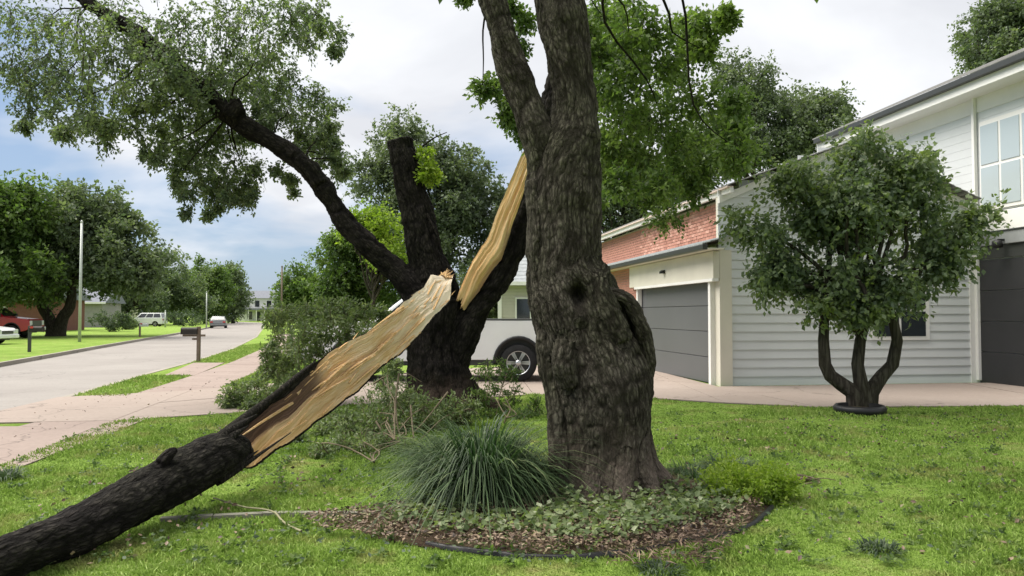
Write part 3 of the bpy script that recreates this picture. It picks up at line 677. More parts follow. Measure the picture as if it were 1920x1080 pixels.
# ---- split wood surfaces
def grid_mesh(name, Pt, m, parent, attrs, flip=False):
    n, k = Pt.shape[:2]; i, j = np.meshgrid(np.arange(n-1), np.arange(k-1), indexing='ij')
    Fq = np.stack([i*k+j, i*k+j+1, (i+1)*k+j+1, (i+1)*k+j], -1).reshape(-1, 4)
    if flip: Fq = Fq[:, ::-1]
    return link(name, mesh_np(name, Pt.reshape(-1, 3), Fq, 4, attrs, True), parent, m)
def split_board(U, Lw, ds, nrm, name, root, thick, hollow=None, nt_=150, nk=34, jag=.012, label=None, tone=None, bulge=.0, barkoff=0.012):
    """U, Lw: matching pixel outlines (upper / lower edge), ds depths; nrm world direction the raw face looks to"""
    n = len(U)
    up = np.array([P(*U[i], ds[i]) for i in range(n)]); lo = np.array([P(*Lw[i], ds[i]) for i in range(n)])
    s = np.r_[0, np.cumsum(np.linalg.norm(np.diff((up+lo)/2, axis=0), axis=1))]; L_ = s[-1]; ss = np.linspace(0, L_, nt_)
    up = np.stack([np.interp(ss, s, up[:, c]) for c in range(3)], 1); lo = np.stack([np.interp(ss, s, lo[:, c]) for c in range(3)], 1)
    mid_ = up-lo; eu = .011*fbm(np.stack([ss*2.2, ss*0, ss*0], 1), 4)+.007*np.floor(2*noise(np.stack([ss*3.5, ss*0+5, ss*0], 1))); el_ = .012*fbm(np.stack([ss*2.6+40, ss*0, ss*0], 1), 4)+.007*np.floor(2*noise(np.stack([ss*3.1, ss*0+9, ss*0], 1)))
    mu = mid_/np.linalg.norm(mid_, axis=1)[:, None]; up = up+mu*eu[:, None]; lo = lo+mu*el_[:, None]
    v = np.linspace(0, 1, nk); nr = np.array(Vector(nrm).normalized())
    B = up[:, None]*(1-v)[None, :, None]+lo[:, None]*v[None, :, None]
    W = np.linalg.norm(up-lo, axis=1)
    wco = np.stack([np.broadcast_to(ss[:, None], (nt_, nk)), v[None]*W[:, None], np.zeros((nt_, nk))], -1)
    q = wco.reshape(-1, 3)
    h = (.032*fbm(q*np.array([.45, 6, 1])+5, 3)+.016*fbm(q*np.array([1.0, 34, 1])+9, 3)+.03*np.abs(noise(q*np.array([.6, 16, 1])+70))).reshape(nt_, nk)
    edge = np.minimum(1, np.minimum(v, 1-v)*9)[None]
    prof = bulge*np.sin(math.pi*v)[None]*W[:, None]
    h = h*edge+prof
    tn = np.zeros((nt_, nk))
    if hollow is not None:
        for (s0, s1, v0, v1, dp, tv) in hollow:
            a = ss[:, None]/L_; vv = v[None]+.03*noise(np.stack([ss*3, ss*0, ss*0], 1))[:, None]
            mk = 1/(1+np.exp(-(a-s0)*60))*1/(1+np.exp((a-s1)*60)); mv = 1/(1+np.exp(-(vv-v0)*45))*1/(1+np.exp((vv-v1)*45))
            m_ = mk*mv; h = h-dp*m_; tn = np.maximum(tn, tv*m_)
    # splintered ends
    Pt = B+nr[None, None]*h[..., None]
    ax = (up[-1]+lo[-1]-up[0]-lo[0]); ax /= np.linalg.norm(ax)
    jg = jag*fbm(np.stack([v*14, v*0, v*0], 1), 3)
    for e, sg in ((-1, 1), (0, -1)):
        for r_ in range(6): Pt[e-r_ if e == -1 else r_] += ax*(sg*(jg*(6-r_)/6))[:, None]
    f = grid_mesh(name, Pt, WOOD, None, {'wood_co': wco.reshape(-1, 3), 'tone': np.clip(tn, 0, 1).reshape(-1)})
    f.parent = None; under(f, root)
    if label: f['label'] = label
    # bark back: arc behind the board
    th = np.linspace(0, 1, 26); o_ = np.sin(math.pi*th)**.75
    Bk = up[:, None]*(1-th)[None, :, None]+lo[:, None]*th[None, :, None]
    tk = (thick if np.isscalar(thick) else np.interp(ss/L_, *thick))*np.ones(nt_)
    cw = (Bk-(up+lo)[:, None]/2); Bk = Bk+cw*.06
    ct = np.stack([np.broadcast_to((th*2.5)[None], (nt_, 26)), np.zeros((nt_, 26)), np.broadcast_to(ss[:, None], (nt_, 26))], -1)
    rg = (1-np.abs(noise(ct.reshape(-1, 3)*np.array([9, 1, 3])))*1.5).reshape(nt_, 26)*.02
    Bk = Bk-nr[None, None]*((o_[None]*tk[:, None]*W[:, None]+rg*edge_f(th)[None]+barkoff)[..., None])
    b = grid_mesh('bark', Bk, BARK2, None, {'bark_co': ct.reshape(-1, 3)*np.array([.5, 1, 1])}, True); under(b, root)
    # rim joins face and bark
    rim = []
    for k, kk in ((0, 0), (-1, -1)):
        rim.append(np.stack([Pt[:, k], Bk[:, kk]], 1))
    for r_ in rim:
        g = grid_mesh('bark_rim', r_, BARK2, None, {'bark_co': r_.reshape(-1, 3)}); under(g, root)
    ec = np.stack([Pt[-1], Bk[-1][np.linspace(0, 25, nk).round().astype(int)]], 0)
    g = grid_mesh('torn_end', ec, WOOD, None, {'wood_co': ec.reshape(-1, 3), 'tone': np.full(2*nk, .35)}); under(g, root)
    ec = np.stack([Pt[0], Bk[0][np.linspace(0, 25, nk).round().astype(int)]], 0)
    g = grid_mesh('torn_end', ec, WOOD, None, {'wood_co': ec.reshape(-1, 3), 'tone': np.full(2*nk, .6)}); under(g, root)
    return f, Pt, nr
def edge_f(t): return np.minimum(1, np.minimum(t, 1-t)*8)
# torn limb still standing on the tree (right)
U = [(856, 556), (866, 528), (884, 492), (910, 455), (925, 415), (943, 372), (962, 326), (978, 290), (992, 268), (1004, 240)]
Lo = [(872, 578), (886, 556), (905, 532), (938, 486), (952, 446), (966, 408), (982, 360), (992, 320), (1002, 290), (1014, 260)]
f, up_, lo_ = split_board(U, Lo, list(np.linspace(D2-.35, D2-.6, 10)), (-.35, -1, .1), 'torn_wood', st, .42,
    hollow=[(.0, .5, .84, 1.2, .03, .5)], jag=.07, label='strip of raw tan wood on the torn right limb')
# heavy bark of that limb, right of the raw face
L = [pw([(850, 680, 50), (864, 632, 62), (882, 592, 58), (908, 558, 52), (935, 520, 50), (958, 480, 46), (975, 430, 40), (990, 380, 38), (1003, 320, 34), (1015, 270, 34), (1030, 200, 36), (1050, 100, 30), (1060, 0, 26)], D2-.12)]
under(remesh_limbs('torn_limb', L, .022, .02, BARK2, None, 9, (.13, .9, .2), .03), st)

# ------------------------------------------------------------ FALLEN LIMB
fl = empty('fallen_limb', (-2.3, 6.5, 0))
tag(fl, 'dark fallen limb leaning against the split tree, its upper half raw tan wood', 'tree limb')
pl = [(-330, 1160, 3.55, 72), (-160, 1108, 3.85, 78), (0, 1050, 4.3, 84), (150, 990, 4.85, 88), (300, 912, 5.55, 90), (375, 872, 5.98, 88), (412, 853, 6.2, 82), (438, 846, 6.4, 62), (456, 845, 6.55, 44)]
L = [([P(a, b, c) for a, b, c, _ in pl], [wd/2/F*c for _, _, c, wd in pl])]
L.append(([P(300, 870, 5.5), P(318, 850, 5.55), P(330, 842, 5.6)], [.045, .04, .02]))
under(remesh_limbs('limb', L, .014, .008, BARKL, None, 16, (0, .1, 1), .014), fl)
U = [(404, 834), (430, 810), (470, 778), (515, 744), (560, 706), (592, 680), (617, 662), (655, 638), (695, 616), (728, 592), (758, 567), (778, 551), (793, 539), (807, 515), (826, 519)]
Lo = [(448, 876), (468, 872), (500, 856), (540, 828), (578, 800), (612, 775), (645, 750), (677, 725), (712, 692), (745, 662), (775, 638), (800, 606), (818, 588), (842, 560), (850, 520)]
ds = list(np.interp(np.linspace(0, 1, 15), [0, .25, 1], [6.25, 7.3, 12.1]))
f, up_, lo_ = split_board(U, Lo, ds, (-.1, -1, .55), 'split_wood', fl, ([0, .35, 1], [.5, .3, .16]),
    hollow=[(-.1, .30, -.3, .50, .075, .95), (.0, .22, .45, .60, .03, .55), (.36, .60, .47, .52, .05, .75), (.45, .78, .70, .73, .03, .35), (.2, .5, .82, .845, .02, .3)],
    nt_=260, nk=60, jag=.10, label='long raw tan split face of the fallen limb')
# bark lip along the upper edge of the lower half, and loose splinters
lip = [P(352, 866, 5.9), P(378, 846, 6.08)]+[P(U[i][0]-2, U[i][1]-1, ds[i]-.03) for i in range(0, 6)]
under(tubes('bark_lip', [smooth_path(lip, [.1, .085, .065, .05, .04, .032, .026, .012])], BARK2, None, 10), fl)
tg_ = []; dd = (P(600, 740, 7.6)-P(440, 845, 6.45)).normalized()
for x_, y_, ln, rr_ in ((424, 812, .38, .045), (434, 818, .2, .035), (438, 832, .12, .035), (440, 846, .16, .035), (442, 860, .1, .035), (444, 872, .26, .032), (446, 880, .5, .026), (440, 884, .75, .022)):
    a = P(x_-34, y_+24, 6.1-.02); b = P(x_, y_, 6.22); e_ = b+dd*ln+Vector((0, .02, 0)); tg_.append(smooth_path([a, b, (b+e_)/2, e_], [rr_*.9, rr_, rr_*.6, .004]))
under(tubes('bark_tongues', tg_, BARKL, None, 8), fl)['kind'] = 'stuff'
sp = []
Pf, nf = up_, lo_
gd = Pf[-1].mean(0)-Pf[len(Pf)//3].mean(0); gd /= np.linalg.norm(gd)
for k in range(70):
    i = rng.integers(60, 250); j = rng.choice([rng.integers(0, 8), rng.integers(52, 60), rng.integers(20, 40)]); a = Pf[i, j]-nf*.012
    ln = rng.uniform(.08, .45); sg = rng.choice([-1, 1]); e_ = a+gd*ln*sg+nf*rng.uniform(.0, .05)*(ln*3)+rng.normal(0, .01, 3)
    sp.append(smooth_path([a, (a+e_)/2+nf*.004, e_], [.009, .007, .0015]))
for k in range(26):
    i = rng.integers(40, 225); j = rng.integers(4, 56); a = Pf[i, j]-nf*.015; ln = rng.uniform(.4, 1.1); sg = rng.choice([-1, 1]); i2 = int(np.clip(i+sg*ln/6.2*260, 0, 255)); e_ = Pf[i2, j]+nf*rng.uniform(.015, .07)
    sp.append(smooth_path([a, (a+e_)/2+nf*.012, e_], [.016, .012, .002]))
for k in range(22):
    a = Pf[-3, rng.integers(0, 60)]; e_ = a+gd*rng.uniform(.08, .35)+rng.normal(0, .03, 3)
    sp.append(smooth_path([a, (a+e_)/2, e_], [.026, .016, .002]))
for k in range(10):
    a = Pf[2, rng.integers(20, 58)]; e_ = a-gd*rng.uniform(.03, .12)+nf*rng.uniform(.02, .08)
    sp.append(smooth_path([a, (a+e_)/2, e_], [.014, .009, .002]))
V_, F_, W_, o_ = [], [], [], 0
for pts, rad in sp:
    v, fq, _ = tube_np(pts, rad, 5, cap=False); V_.append(v); F_.append(fq+o_); o_ += len(v)
V_ = np.vstack(V_); spl = link('splinters', mesh_np('splinters', V_, np.vstack(F_), 4, {'wood_co': V_, 'tone': np.zeros(len(V_))}), None, WOOD); spl['kind'] = 'stuff'; under(spl, fl)

# ------------------------------------------------------------ fallen leafy branches
def fallen(label, clumps, d0, root_px, stems, leaf=.06, per=26, mat=LEAF_W, dj=.5, tw_m=TWIG, group=None, wid=.2):
    r = empty('fallen_branch', (G(*root_px).x, G(*root_px).y, 0)); tag(r, label, 'fallen branch', group)
    C, Rr = clumps_px(clumps, d0, dj); lowz = Rr*.35; C[:, 2] = np.maximum(C[:, 2], lowz)
    q, t, rn = spray(C, Rr, per, leaf, .15, 12, wid); z = q[..., 2]; q[..., 2] = np.where(z < .015, .015+rng.uniform(0, .05, z.shape), z)
    t[..., 2] = np.maximum(t[..., 2], .01)
    under(leaves_obj('leaves', q, rn, mat, None), r); under(strips('twigs', t, .006, tw_m, None), r)
    bl = []
    rp_ = Vector((r.location.x, r.location.y, .12))
    for a in stems: bl.append(smooth_path([P(x_, y_, dd) for x_, y_, dd in a], list(np.linspace(.013, .005, len(a)))))
    for c in C[::3]: bl.append(branch(rp_, c, .009, .004, 6, .2))
    under(tubes('stems', bl, tw_m, None, 6), r)['kind'] = 'stuff'
    return r
fallen('heap of pale green leafy branches behind the fallen limb, left of the split tree',
    [(512, 600, 28), (540, 585, 30), (575, 580, 32), (610, 575, 30), (645, 580, 34), (680, 590, 30), (530, 630, 34), (570, 620, 36), (610, 620, 36), (650, 625, 36), (690, 625, 30), (505, 655, 26), (545, 665, 36), (590, 655, 36), (500, 690, 24), (530, 700, 34), (570, 700, 36), (480, 720, 26), (450, 730, 26), (425, 748, 20), (455, 765, 24), (495, 745, 30), (530, 735, 30), (620, 600, 40), (715, 590, 20), (740, 640, 24), (500, 780, 26), (470, 790, 22), (560, 640, 46), (600, 660, 50), (640, 600, 46), (520, 690, 44), (470, 755, 34), (560, 735, 44)],
    12.9, (590, 752), [], .085, 34, LEAF_W, .7)
fallen('tangle of broken leafy branches under the fallen limb beside the split tree base',
    [(620, 850, 26), (650, 800, 32), (690, 760, 34), (720, 720, 30), (740, 690, 24), (700, 810, 38), (740, 770, 38), (780, 790, 36), (770, 740, 30), (660, 850, 30), (700, 850, 30), (750, 830, 34), (800, 760, 34), (840, 770, 30), (600, 870, 20), (730, 680, 20), (820, 800, 34), (860, 790, 30), (880, 765, 26), (640, 830, 44), (700, 800, 50), (690, 850, 44), (760, 800, 46), (610, 860, 34), (730, 740, 44), (800, 780, 44), (850, 770, 40)],
    10.2, (740, 845), [[(700, 720, 10), (725, 705, 10), (760, 700, 10.2), (790, 716, 10.3)], [(748, 700, 9.6), (742, 760, 9.5), (752, 820, 9.3), (790, 862, 9.0), (810, 872, 8.9)], [(770, 760, 9.6), (776, 820, 9.3), (790, 856, 9.1)], [(700, 840, 9.2), (745, 850, 9.1), (800, 862, 8.9)], [(840, 735, 9.8), (800, 785, 9.6), (772, 815, 9.4)]], .062, 34, LEAF_W, .6)
fallen('low heap of torn green leaves on the grass below the raw wood face',
    [(560, 880, 22), (600, 855, 30), (640, 840, 34), (680, 830, 34), (700, 860, 34), (650, 875, 28), (730, 870, 34), (760, 890, 30), (610, 885, 22), (720, 900, 26), (770, 920, 22)],
    8.6, (700, 890), [[(705, 790, 8.9), (735, 835, 8.7), (780, 858, 8.5)], [(690, 880, 8.2), (740, 862, 8.4), (790, 858, 8.5)]], .05, 30, LEAF_W, .5)
fallen('spray of bright leafy twigs lying between the two trees in front of the pickup wheel',
    [(910, 700, 26), (940, 690, 24), (930, 730, 28), (965, 740, 26), (900, 740, 26), (980, 780, 26), (950, 775, 28), (1000, 800, 24), (915, 775, 28), (960, 700, 16), (1010, 760, 20)],
    11.4, (950, 800), [[(955, 690, 11.6), (940, 730, 11.4), (930, 780, 11.2)]], .06, 20, LEAF_B, .4)

# ------------------------------------------------------------ mondo grass tufts and ground cover
def tuft(name, label, c, n, ln, mat, spread=.16, up=.9, wd=.009, cat='ornamental grass', group=None):
    a = rng.uniform(0, 2*np.pi, n); L_ = ln*rng.uniform(.55, 1.1, n); el = np.clip(rng.normal(up, .32, n), .15, 1.5)
    rr = np.sqrt(rng.uniform(0, 1, n))*spread; b0 = np.stack([c[0]+np.cos(a)*rr, c[1]+np.sin(a)*rr, np.full(n, .01)], 1)
    K = 7; t = np.linspace(0, 1, K); h = np.stack([np.cos(a), np.sin(a), a*0], 1); a2 = a+rng.normal(0, .35, n); h2 = np.stack([np.cos(a2), np.sin(a2), a2*0], 1)
    arc = (np.sin(el)[:, None]*t-(t**2.2)*rng.uniform(.5, .95, n)[:, None])*L_[:, None]
    out_ = np.cos(el)[:, None]*t*L_[:, None]+.14*t**2*L_[:, None]
    ctr = b0[:, None]+h2[:, None]*out_[..., None]; ctr[..., 2] = np.maximum(.012, ctr[..., 2]+np.maximum(arc, -.2)+.0)
    sdv = np.cross(h2, [0, 0, 1])[:, None]*(wd/2*(1-t**2*.9))[None, :, None]
    Vl, Vr = ctr-sdv, ctr+sdv; V = np.stack([Vl, Vr], 2).reshape(n, K*2, 3)
    base = (np.arange(n)*K*2)[:, None]; Fq = np.concatenate([base+np.array([[k*2, k*2+1, k*2+3, k*2+2]]) for k in range(K-1)])
    rn = np.clip(rng.normal(.5, .22, n), 0, 1)
    me = mesh_np(name, V.reshape(-1, 3)-np.array([c[0], c[1], 0]), Fq, 4, {'rnd': np.repeat(rn, K*2)})
    o = link(name, me, None, mat); o.location = (c[0], c[1], 0); tag(o, label, cat, group); return o
c = G(900, 945); tuft('mondo_grass', 'large arching dark green grass clump left of the thick oak trunk', c, 1900, 1.38, LIRI, .2, 1.38, .013); c = G(860, 950); tuft('mondo_grass', 'ragged grass clump on the left side of the large clump, leaning left', c, 700, .7, LIRI, .16, 1.1, .012); c = G(975, 930); tuft('mondo_grass', 'ragged grass clump squeezed between the large clump and the oak trunk', c, 800, .85, LIRI, .15, 1.25, .012)
c = G(845, 885); tuft('mondo_grass', 'smaller loose grass clump behind and left of the large clump', c, 1000, .75, LIRI, .3, 1.15, .012)
c = G(1368, 892); tuft('mondo_grass', 'low dark grass tuft on the lawn right of the oak trunk', c, 900, .38, LIRI, .2, 1.0, .009)
c = G(1300, 900); tuft('mondo_grass', 'thin grey green grass tuft close to the right roots of the oak', c, 400, .36, LIRI, .2, .95, .009)
fe = empty('fern_plant', (G(1405, 940).x, G(1405, 940).y, 0)); tag(fe, 'bright green feathery plant low on the right edge of the planting bed', 'plant')
C = np.array([[*G(x_, y_).xy, .12] for x_, y_ in ((1350, 925), (1375, 930), (1400, 935), (1430, 938), (1455, 945), (1385, 945), (1420, 950), (1340, 945), (1365, 910), (1440, 925), (1465, 940))])
q, t, rn = spray(C, np.full(len(C), .19), 80, .036, .1, 14, .25); q[..., 2] = np.maximum(q[..., 2], .01)
under(leaves_obj('fronds', q, rn+.1, LEAF_Y, None), fe)
# ivy / ground cover in the bed, dead leaves, chips
def ground_leaves(name, label, cat, px_polys, n, leaf, mat, hz=.06, wid=.38):
    Q, Rn = [], []
    for poly, fr in px_polys:
        wp = [G(*p) for p in poly]; xs = [p.x for p in wp]; ys = [p.y for p in wp]; m = int(n*fr)
        X = rng.uniform(min(xs), max(xs), m*2); Y = rng.uniform(min(ys), max(ys), m*2); ok = pin([(p.x, p.y) for p in wp], X, Y); X, Y = X[ok][:m], Y[ok][:m]
        z = .02+rng.uniform(0, 1, len(X))**2*hz*(1+.6*noise(np.stack([X*4, Y*4, X*0], 1)))+.05
        ax = rng.normal(0, 1, (len(X), 3)); ax[:, 2] *= .35
        Q.append(leaf_quads(np.stack([X, Y, z], 1), ax, leaf*rng.uniform(.5, 1.3, len(X)), wid)); Rn.append(rng.normal(.5, .25, len(X)))
    q = np.concatenate(Q); q[..., 2] = np.maximum(q[..., 2], .012)
    o = leaves_obj(name, q, np.concatenate(Rn), mat, None); tag(o, label, cat, kind='stuff'); return o
ground_leaves('ground_cover', 'low leafy ground cover around the oak roots', 'ground cover', [([(1040, 960), (1060, 940), (1250, 935), (1330, 930), (1400, 965), (1300, 1005), (1180, 1030), (1040, 1035), (990, 1000)], .8), ([(700, 990), (800, 960), (1000, 985), (1010, 1020), (820, 1020)], .2)], 3800, .05, LEAF_W, .09)
ground_leaves('dry_grass', 'dry straw and torn leaves in front of the bed edging', 'ground cover', [([(1180, 1045), (1400, 1000), (1330, 1079), (1120, 1079)], 1)], 900, .06, LITTER, .05, .08)
ground_leaves('leaf_litter', 'brown dead leaves and bark litter in the planting bed', 'leaf litter', [([(560, 985), (700, 965), (800, 950), (1440, 930), (1400, 1000), (1200, 1045), (1010, 1055), (810, 1034), (600, 1010)], 1)], 9000, .04, LITTER, .02, .2)
ground_leaves('scattered_leaves', 'torn leaves and leaf clumps scattered over the lawn', 'fallen leaves', [([(0, 1000), (200, 820), (430, 790), (600, 850), (420, 980), (300, 1079), (0, 1079)], .2), ([(1230, 800), (1900, 780), (1919, 1079), (1230, 1079)], .5), ([(350, 1000), (1200, 1060), (1200, 1079), (350, 1079)], .1), ([(430, 790), (760, 780), (780, 950), (450, 950)], .35)], 1500, .034, LEAF_D, .03, .3)
ground_leaves('dry_leaves', 'pale dry leaves scattered over the lawn and pavement', 'fallen leaves', [([(1230, 800), (1900, 780), (1919, 1079), (1230, 1079)], .5), ([(0, 860), (160, 790), (430, 740), (400, 700), (200, 740), (0, 800)], .1), ([(0, 1000), (430, 800), (780, 950), (300, 1079), (0, 1079)], .3)], 1300, .038, LITTER, .03, .3)
SC = np.array([[*G(rng.uniform(0, 1919), 780+290*rng.uniform(0, 1)**1.3).xy, .03] for _ in range(420)]); SC = SC[pin(LAWN_EDGE, SC[:, 0], SC[:, 1])]
q, t, rn = spray(SC, rng.uniform(.04, .10, len(SC)), 4, .04, .1, 7, .3, .3); q[..., 2] = np.maximum(q[..., 2], .03); tag(leaves_obj('leafy_sprigs', q, rn, LEAF_B, None), 'small torn leafy sprigs strewn over the lawn by the storm', 'fallen leaves', kind='stuff')
def weed(px, py, n, h, lab):
    c = G(px, py); return tuft('weed_tuft', lab, c, n, h, LEAF_D, .12, 1.2, .012, 'weed')
weed(1650, 1035, 160, .13, 'dark weed tuft low in the lawn at the lower right')
weed(1235, 1075, 120, .12, 'dry weed tuft in front of the bed edging')
weed(10, 900, 120, .26, 'dark weed tuft at the left end of the lawn')
for px, py, lb in ((1500, 905, 'bare scuffed twig heap on the lawn right of the fern'),):
    c = G(px, py); r = empty('twig_heap', (c.x, c.y, 0)); tag(r, lb, 'twigs')
    bl = [branch((c.x+rng.uniform(-.2, .2), c.y+rng.uniform(-.1, .1), .02), (c.x+rng.uniform(-.35, .35), c.y+rng.uniform(-.15, .15), rng.uniform(.02, .08)), .008, .003) for _ in range(14)]
    under(tubes('twigs', bl, TWIG, None, 5), r)['kind'] = 'stuff'
def stick(label, pts, r0, r1, m=TWIG):
    q, rr = smooth_path([G(x_, y_, z_) for x_, y_, z_ in pts], list(np.linspace(r0, r1, len(pts)))); q[:, 2] += .012+.01*noise(q*6)
    o = tubes('fallen_twig', [(q, rr)], m, None, 7); tag(o, label, 'twig'); return o
stick('pale bent twig lying on the grass below the fallen limb', [(400, 938, .05), (450, 952, .04), (508, 962, .05), (530, 980, .04), (565, 1000, .03)], .006, .008, plain('pale_twig', (.22, .21, .13), .9, .1, .1, 5))
stick('thin crooked twig in front of the black bed edging', [(1090, 1010, .05), (1140, 1030, .03), (1175, 1045, .02), (1190, 1062, .02)], .006, .004)
stick('pale twig crossing the bed beside the large grass clump', [(770, 968, .03), (800, 950, .08), (830, 930, .12), (850, 915, .2)], .009, .005)
# edging
q, rr = smooth_path([G(*p) for p in ((800, 1024), (850, 1033), (930, 1042), (1010, 1048), (1100, 1048), (1200, 1040), (1290, 1020), (1390, 996), (1430, 972), (1448, 955))], [.1]*10)
bm = bmesh.new(); rows = []
tg = np.gradient(q, axis=0); tg /= np.linalg.norm(tg, axis=1)[:, None]; nn = np.cross(tg, [0, 0, 1])
wv = .015*noise(q*3)
for p, n_, wz in zip(q, nn, wv):
    rows.append([bm.verts.new(tuple(p+n_*.012+np.array([0, 0, -.03]))), bm.verts.new(tuple(p+n_*.016+np.array([0, 0, .03+wz]))), bm.verts.new(tuple(p+np.array([0, 0, .038+wz]))), bm.verts.new(tuple(p-n_*.016+np.array([0, 0, .03+wz]))), bm.verts.new(tuple(p-n_*.012+np.array([0, 0, -.03])))])
for a, b in zip(rows, rows[1:]):
    for i in range(4): bm.faces.new((a[i], a[i+1], b[i+1], b[i]))
tag(link('garden_edging', bm_mesh(bm, 'garden_edging', True), None, BLACKP), 'black plastic edging curving along the front of the planting bed', 'garden edging')
STONE = concrete('edging_stone', (.19, .185, .15), (.26, .25, .20))
es = empty('border_strip', tuple(G(520, 972))); tag(es, 'pale concrete border strips in a row along the back left of the bed', 'garden edging')
ep = [G(*p) for p in ((300, 980), (400, 974), (520, 968), (640, 968), (760, 966))]
for a, b in zip(ep, ep[1:]):
    d_ = (b-a); a2 = a+d_*.01; b2 = b-d_*.01; nrm_ = Vector((-d_.y, d_.x, 0)).normalized()*.03
    under(slabp('border_stone', [a2-nrm_, b2-nrm_, b2+nrm_, a2+nrm_], -.05, .035+rng.uniform(-.004, .006), STONE), es)

# ------------------------------------------------------------ HOUSE with garage (rotated frame)
HA = math.atan(.148); HO = Vector((4.23, 16.2, 0))
hs = empty('garage_house', tuple(HO), HA); tag(hs, 'long low house wing with charcoal garage door, salmon brick band and grey shingle roof', 'house')
def slope_roof(name, x0, z0, x1, z1, y0, y1, m, parent, nc, th=.03, axis='x'):
    """shingle courses as thin overlapping slabs, joined"""
    L_ = []; bm = bmesh.new()
    for k in range(nc):
        a, b = k/nc, (k+1.25)/nc; b = min(b, 1.0)
        def pt(t, off): return (lerp(x0, x1, t), lerp(z0, z1, t)+off)
        (ax, az), (bx, bz) = pt(a, th), pt(b, th*.25)
        (cx_, cz_) = pt(a, 0)
        for yy in (0,):
            vs = [(cx_, y0, cz_), (ax, y0, az), (bx, y0, bz), (bx, y1, bz), (ax, y1, az), (cx_, y1, cz_)]
            v = [bm.verts.new(p if axis == 'x' else (p[1], p[0], p[2])) for p in vs]
            bm.faces.new((v[0], v[1], v[4], v[5])); bm.faces.new((v[1], v[2], v[3], v[4])); bm.faces.new((v[0], v[2], v[1])); bm.faces.new((v[3], v[5], v[4]))
    o = link(name, bm_mesh(bm, name), parent, m); o['kind'] = 'stuff' if nc > 4 else 'part'
    if nc <= 4: del o['kind']
    return o
LW = 15.0
# shell walls
wl = box('wall', (.12, 5.35, 0), (.4, LW, 2.86), MORTAR, hs)
box('wall', (.13, .0, 0), (.4, .35, 2.86), CREAM, hs)
bl_ = []
for r_ in range(38):
    yy = 5.36+(.11 if r_ % 2 else 0)
    while yy < LW-.2: bl_.append(((.1, yy, r_*.075+.005), (.121, yy+.205, r_*.075+.068))); yy += .217
o = boxes('brickwork', bl_, BRICK, wl); o['kind'] = 'stuff'
for k in range(4):
    box('door_panel', (.16, .36, .02+k*.56), (.2, 5.34, .02+k*.56+.548), CHAR, hs, .006)
box('door_backing', (.205, .3, 0), (.3, 5.4, 2.4), CHAR, hs)
box('door_frame', (.02, 5.27, 0), (.14, 5.38, 2.3), WHITE, hs); box('door_frame', (.02, .24, 0), (.14, .36, 2.3), WHITE, hs)
box('fascia_board', (-.02, -.02, 2.26), (.12, 5.9, 2.84), CREAM, hs, .01)
box('fascia_trim', (-.04, -.02, 2.2), (.1, 5.4, 2.262), WHITE, hs)
box('gutter', (-.36, -.3, 2.84), (-.25, LW+.2, 2.95), GUTTER, hs, .015)
box('soffit', (-.25, -.28, 2.85), (.12, LW, 2.88), CREAM, hs)
slope_roof('pent_roof', -.36, 2.95, .5, 3.2, -.3, LW, SHINGB, hs, 5)
band = box('brick_band', (.52, .13, 3.1), (.7, LW, 4.04), MORTAR, hs)
bk = None; cnt = 0; extra = []
for yk in range(70):
    for r_ in range(10):
        y0 = .13+yk*.217+(.108 if r_ % 2 else 0); z0 = 3.22+r_*.078
        if y0+.205 > LW: continue
        if cnt < 290:
            if bk is None: bk = box('brick', (0, 0, 0), (.02, .205, .066), BRICK, band, .004); bo = bk
            else: bo = bpy.data.objects.new('brick', bk.data); COL.objects.link(bo); bo.parent = band
            bo.location = (.503+rng.uniform(-.003, .003), y0, z0); cnt += 1
        else: extra.append(((.503, y0, z0), (.521, y0+.205, z0+.066)))
o = boxes('brickwork', extra, BRICK, band); o['kind'] = 'stuff'
box('eave_trim', (.22, -.35, 4.02), (.3, LW+.1, 4.14), WHITE, hs, .006)
box('eave_trim', (.16, -.35, 4.13), (.3, LW+.1, 4.16), TRIMD, hs)
rf = slope_roof('roof', .18, 4.17, 3.05, 5.2, -.4, LW+.1, SHING, hs, 18)
slope_roof('roof', 5.95, 4.0, 3.05, 5.2, -.4, LW+.1, SHING, hs, 18)
box('ridge_cap', (2.95, -.42, 5.18), (3.15, LW+.12, 5.23), SHINGB, hs, .01)
# near gable wall with lap boards
gw = prism('wall', [(.2, .12, 0), (6.0, .12, 0), (6.0, .12, 4.0), (3.05, .12, 5.12), (.2, .12, 4.0)], (0, .2, 0), CREAM, hs)
k = 0
while k*.19 < 5.0:
    z0, z1 = k*.19, k*.19+.188
    def xr(z): return (.15, 6.02) if z < 4.0 else (.2+(z-4)/1.2*2.85, 6.0-(z-4)/1.2*2.85)
    a, b = xr(z0); c_, d_ = xr(z1)
    z1 = min(z1, 5.15)
    if b-a > .2: prism('board', [(a, .115, z0), (a, .08, z0), (a, .104, z1), (a, .115, z1)], (b-a, 0, 0), SIDING, gw)
    k += 1
wf = box('window', (3.6, .06, .95), (5.0, .12, 2.25), WHITE, hs)
for i in range(2):
    for j in range(2): box('pane', (3.68+i*.64, .05, 1.03+j*.6), (4.26+i*.64, .064, 1.57+j*.6), GLASS, wf)
prism('gable_trim', [(.14, .09, 3.85), (.14, .09, 4.0), (3.05, .09, 5.22), (5.98, .09, 4.0), (5.98, .09, 3.85), (3.05, .09, 5.07)], (0, -.1, 0), WHITE, hs)
box('corner_board', (6.0, .06, 0), (6.215, .2, 4.1), WHITE, hs)
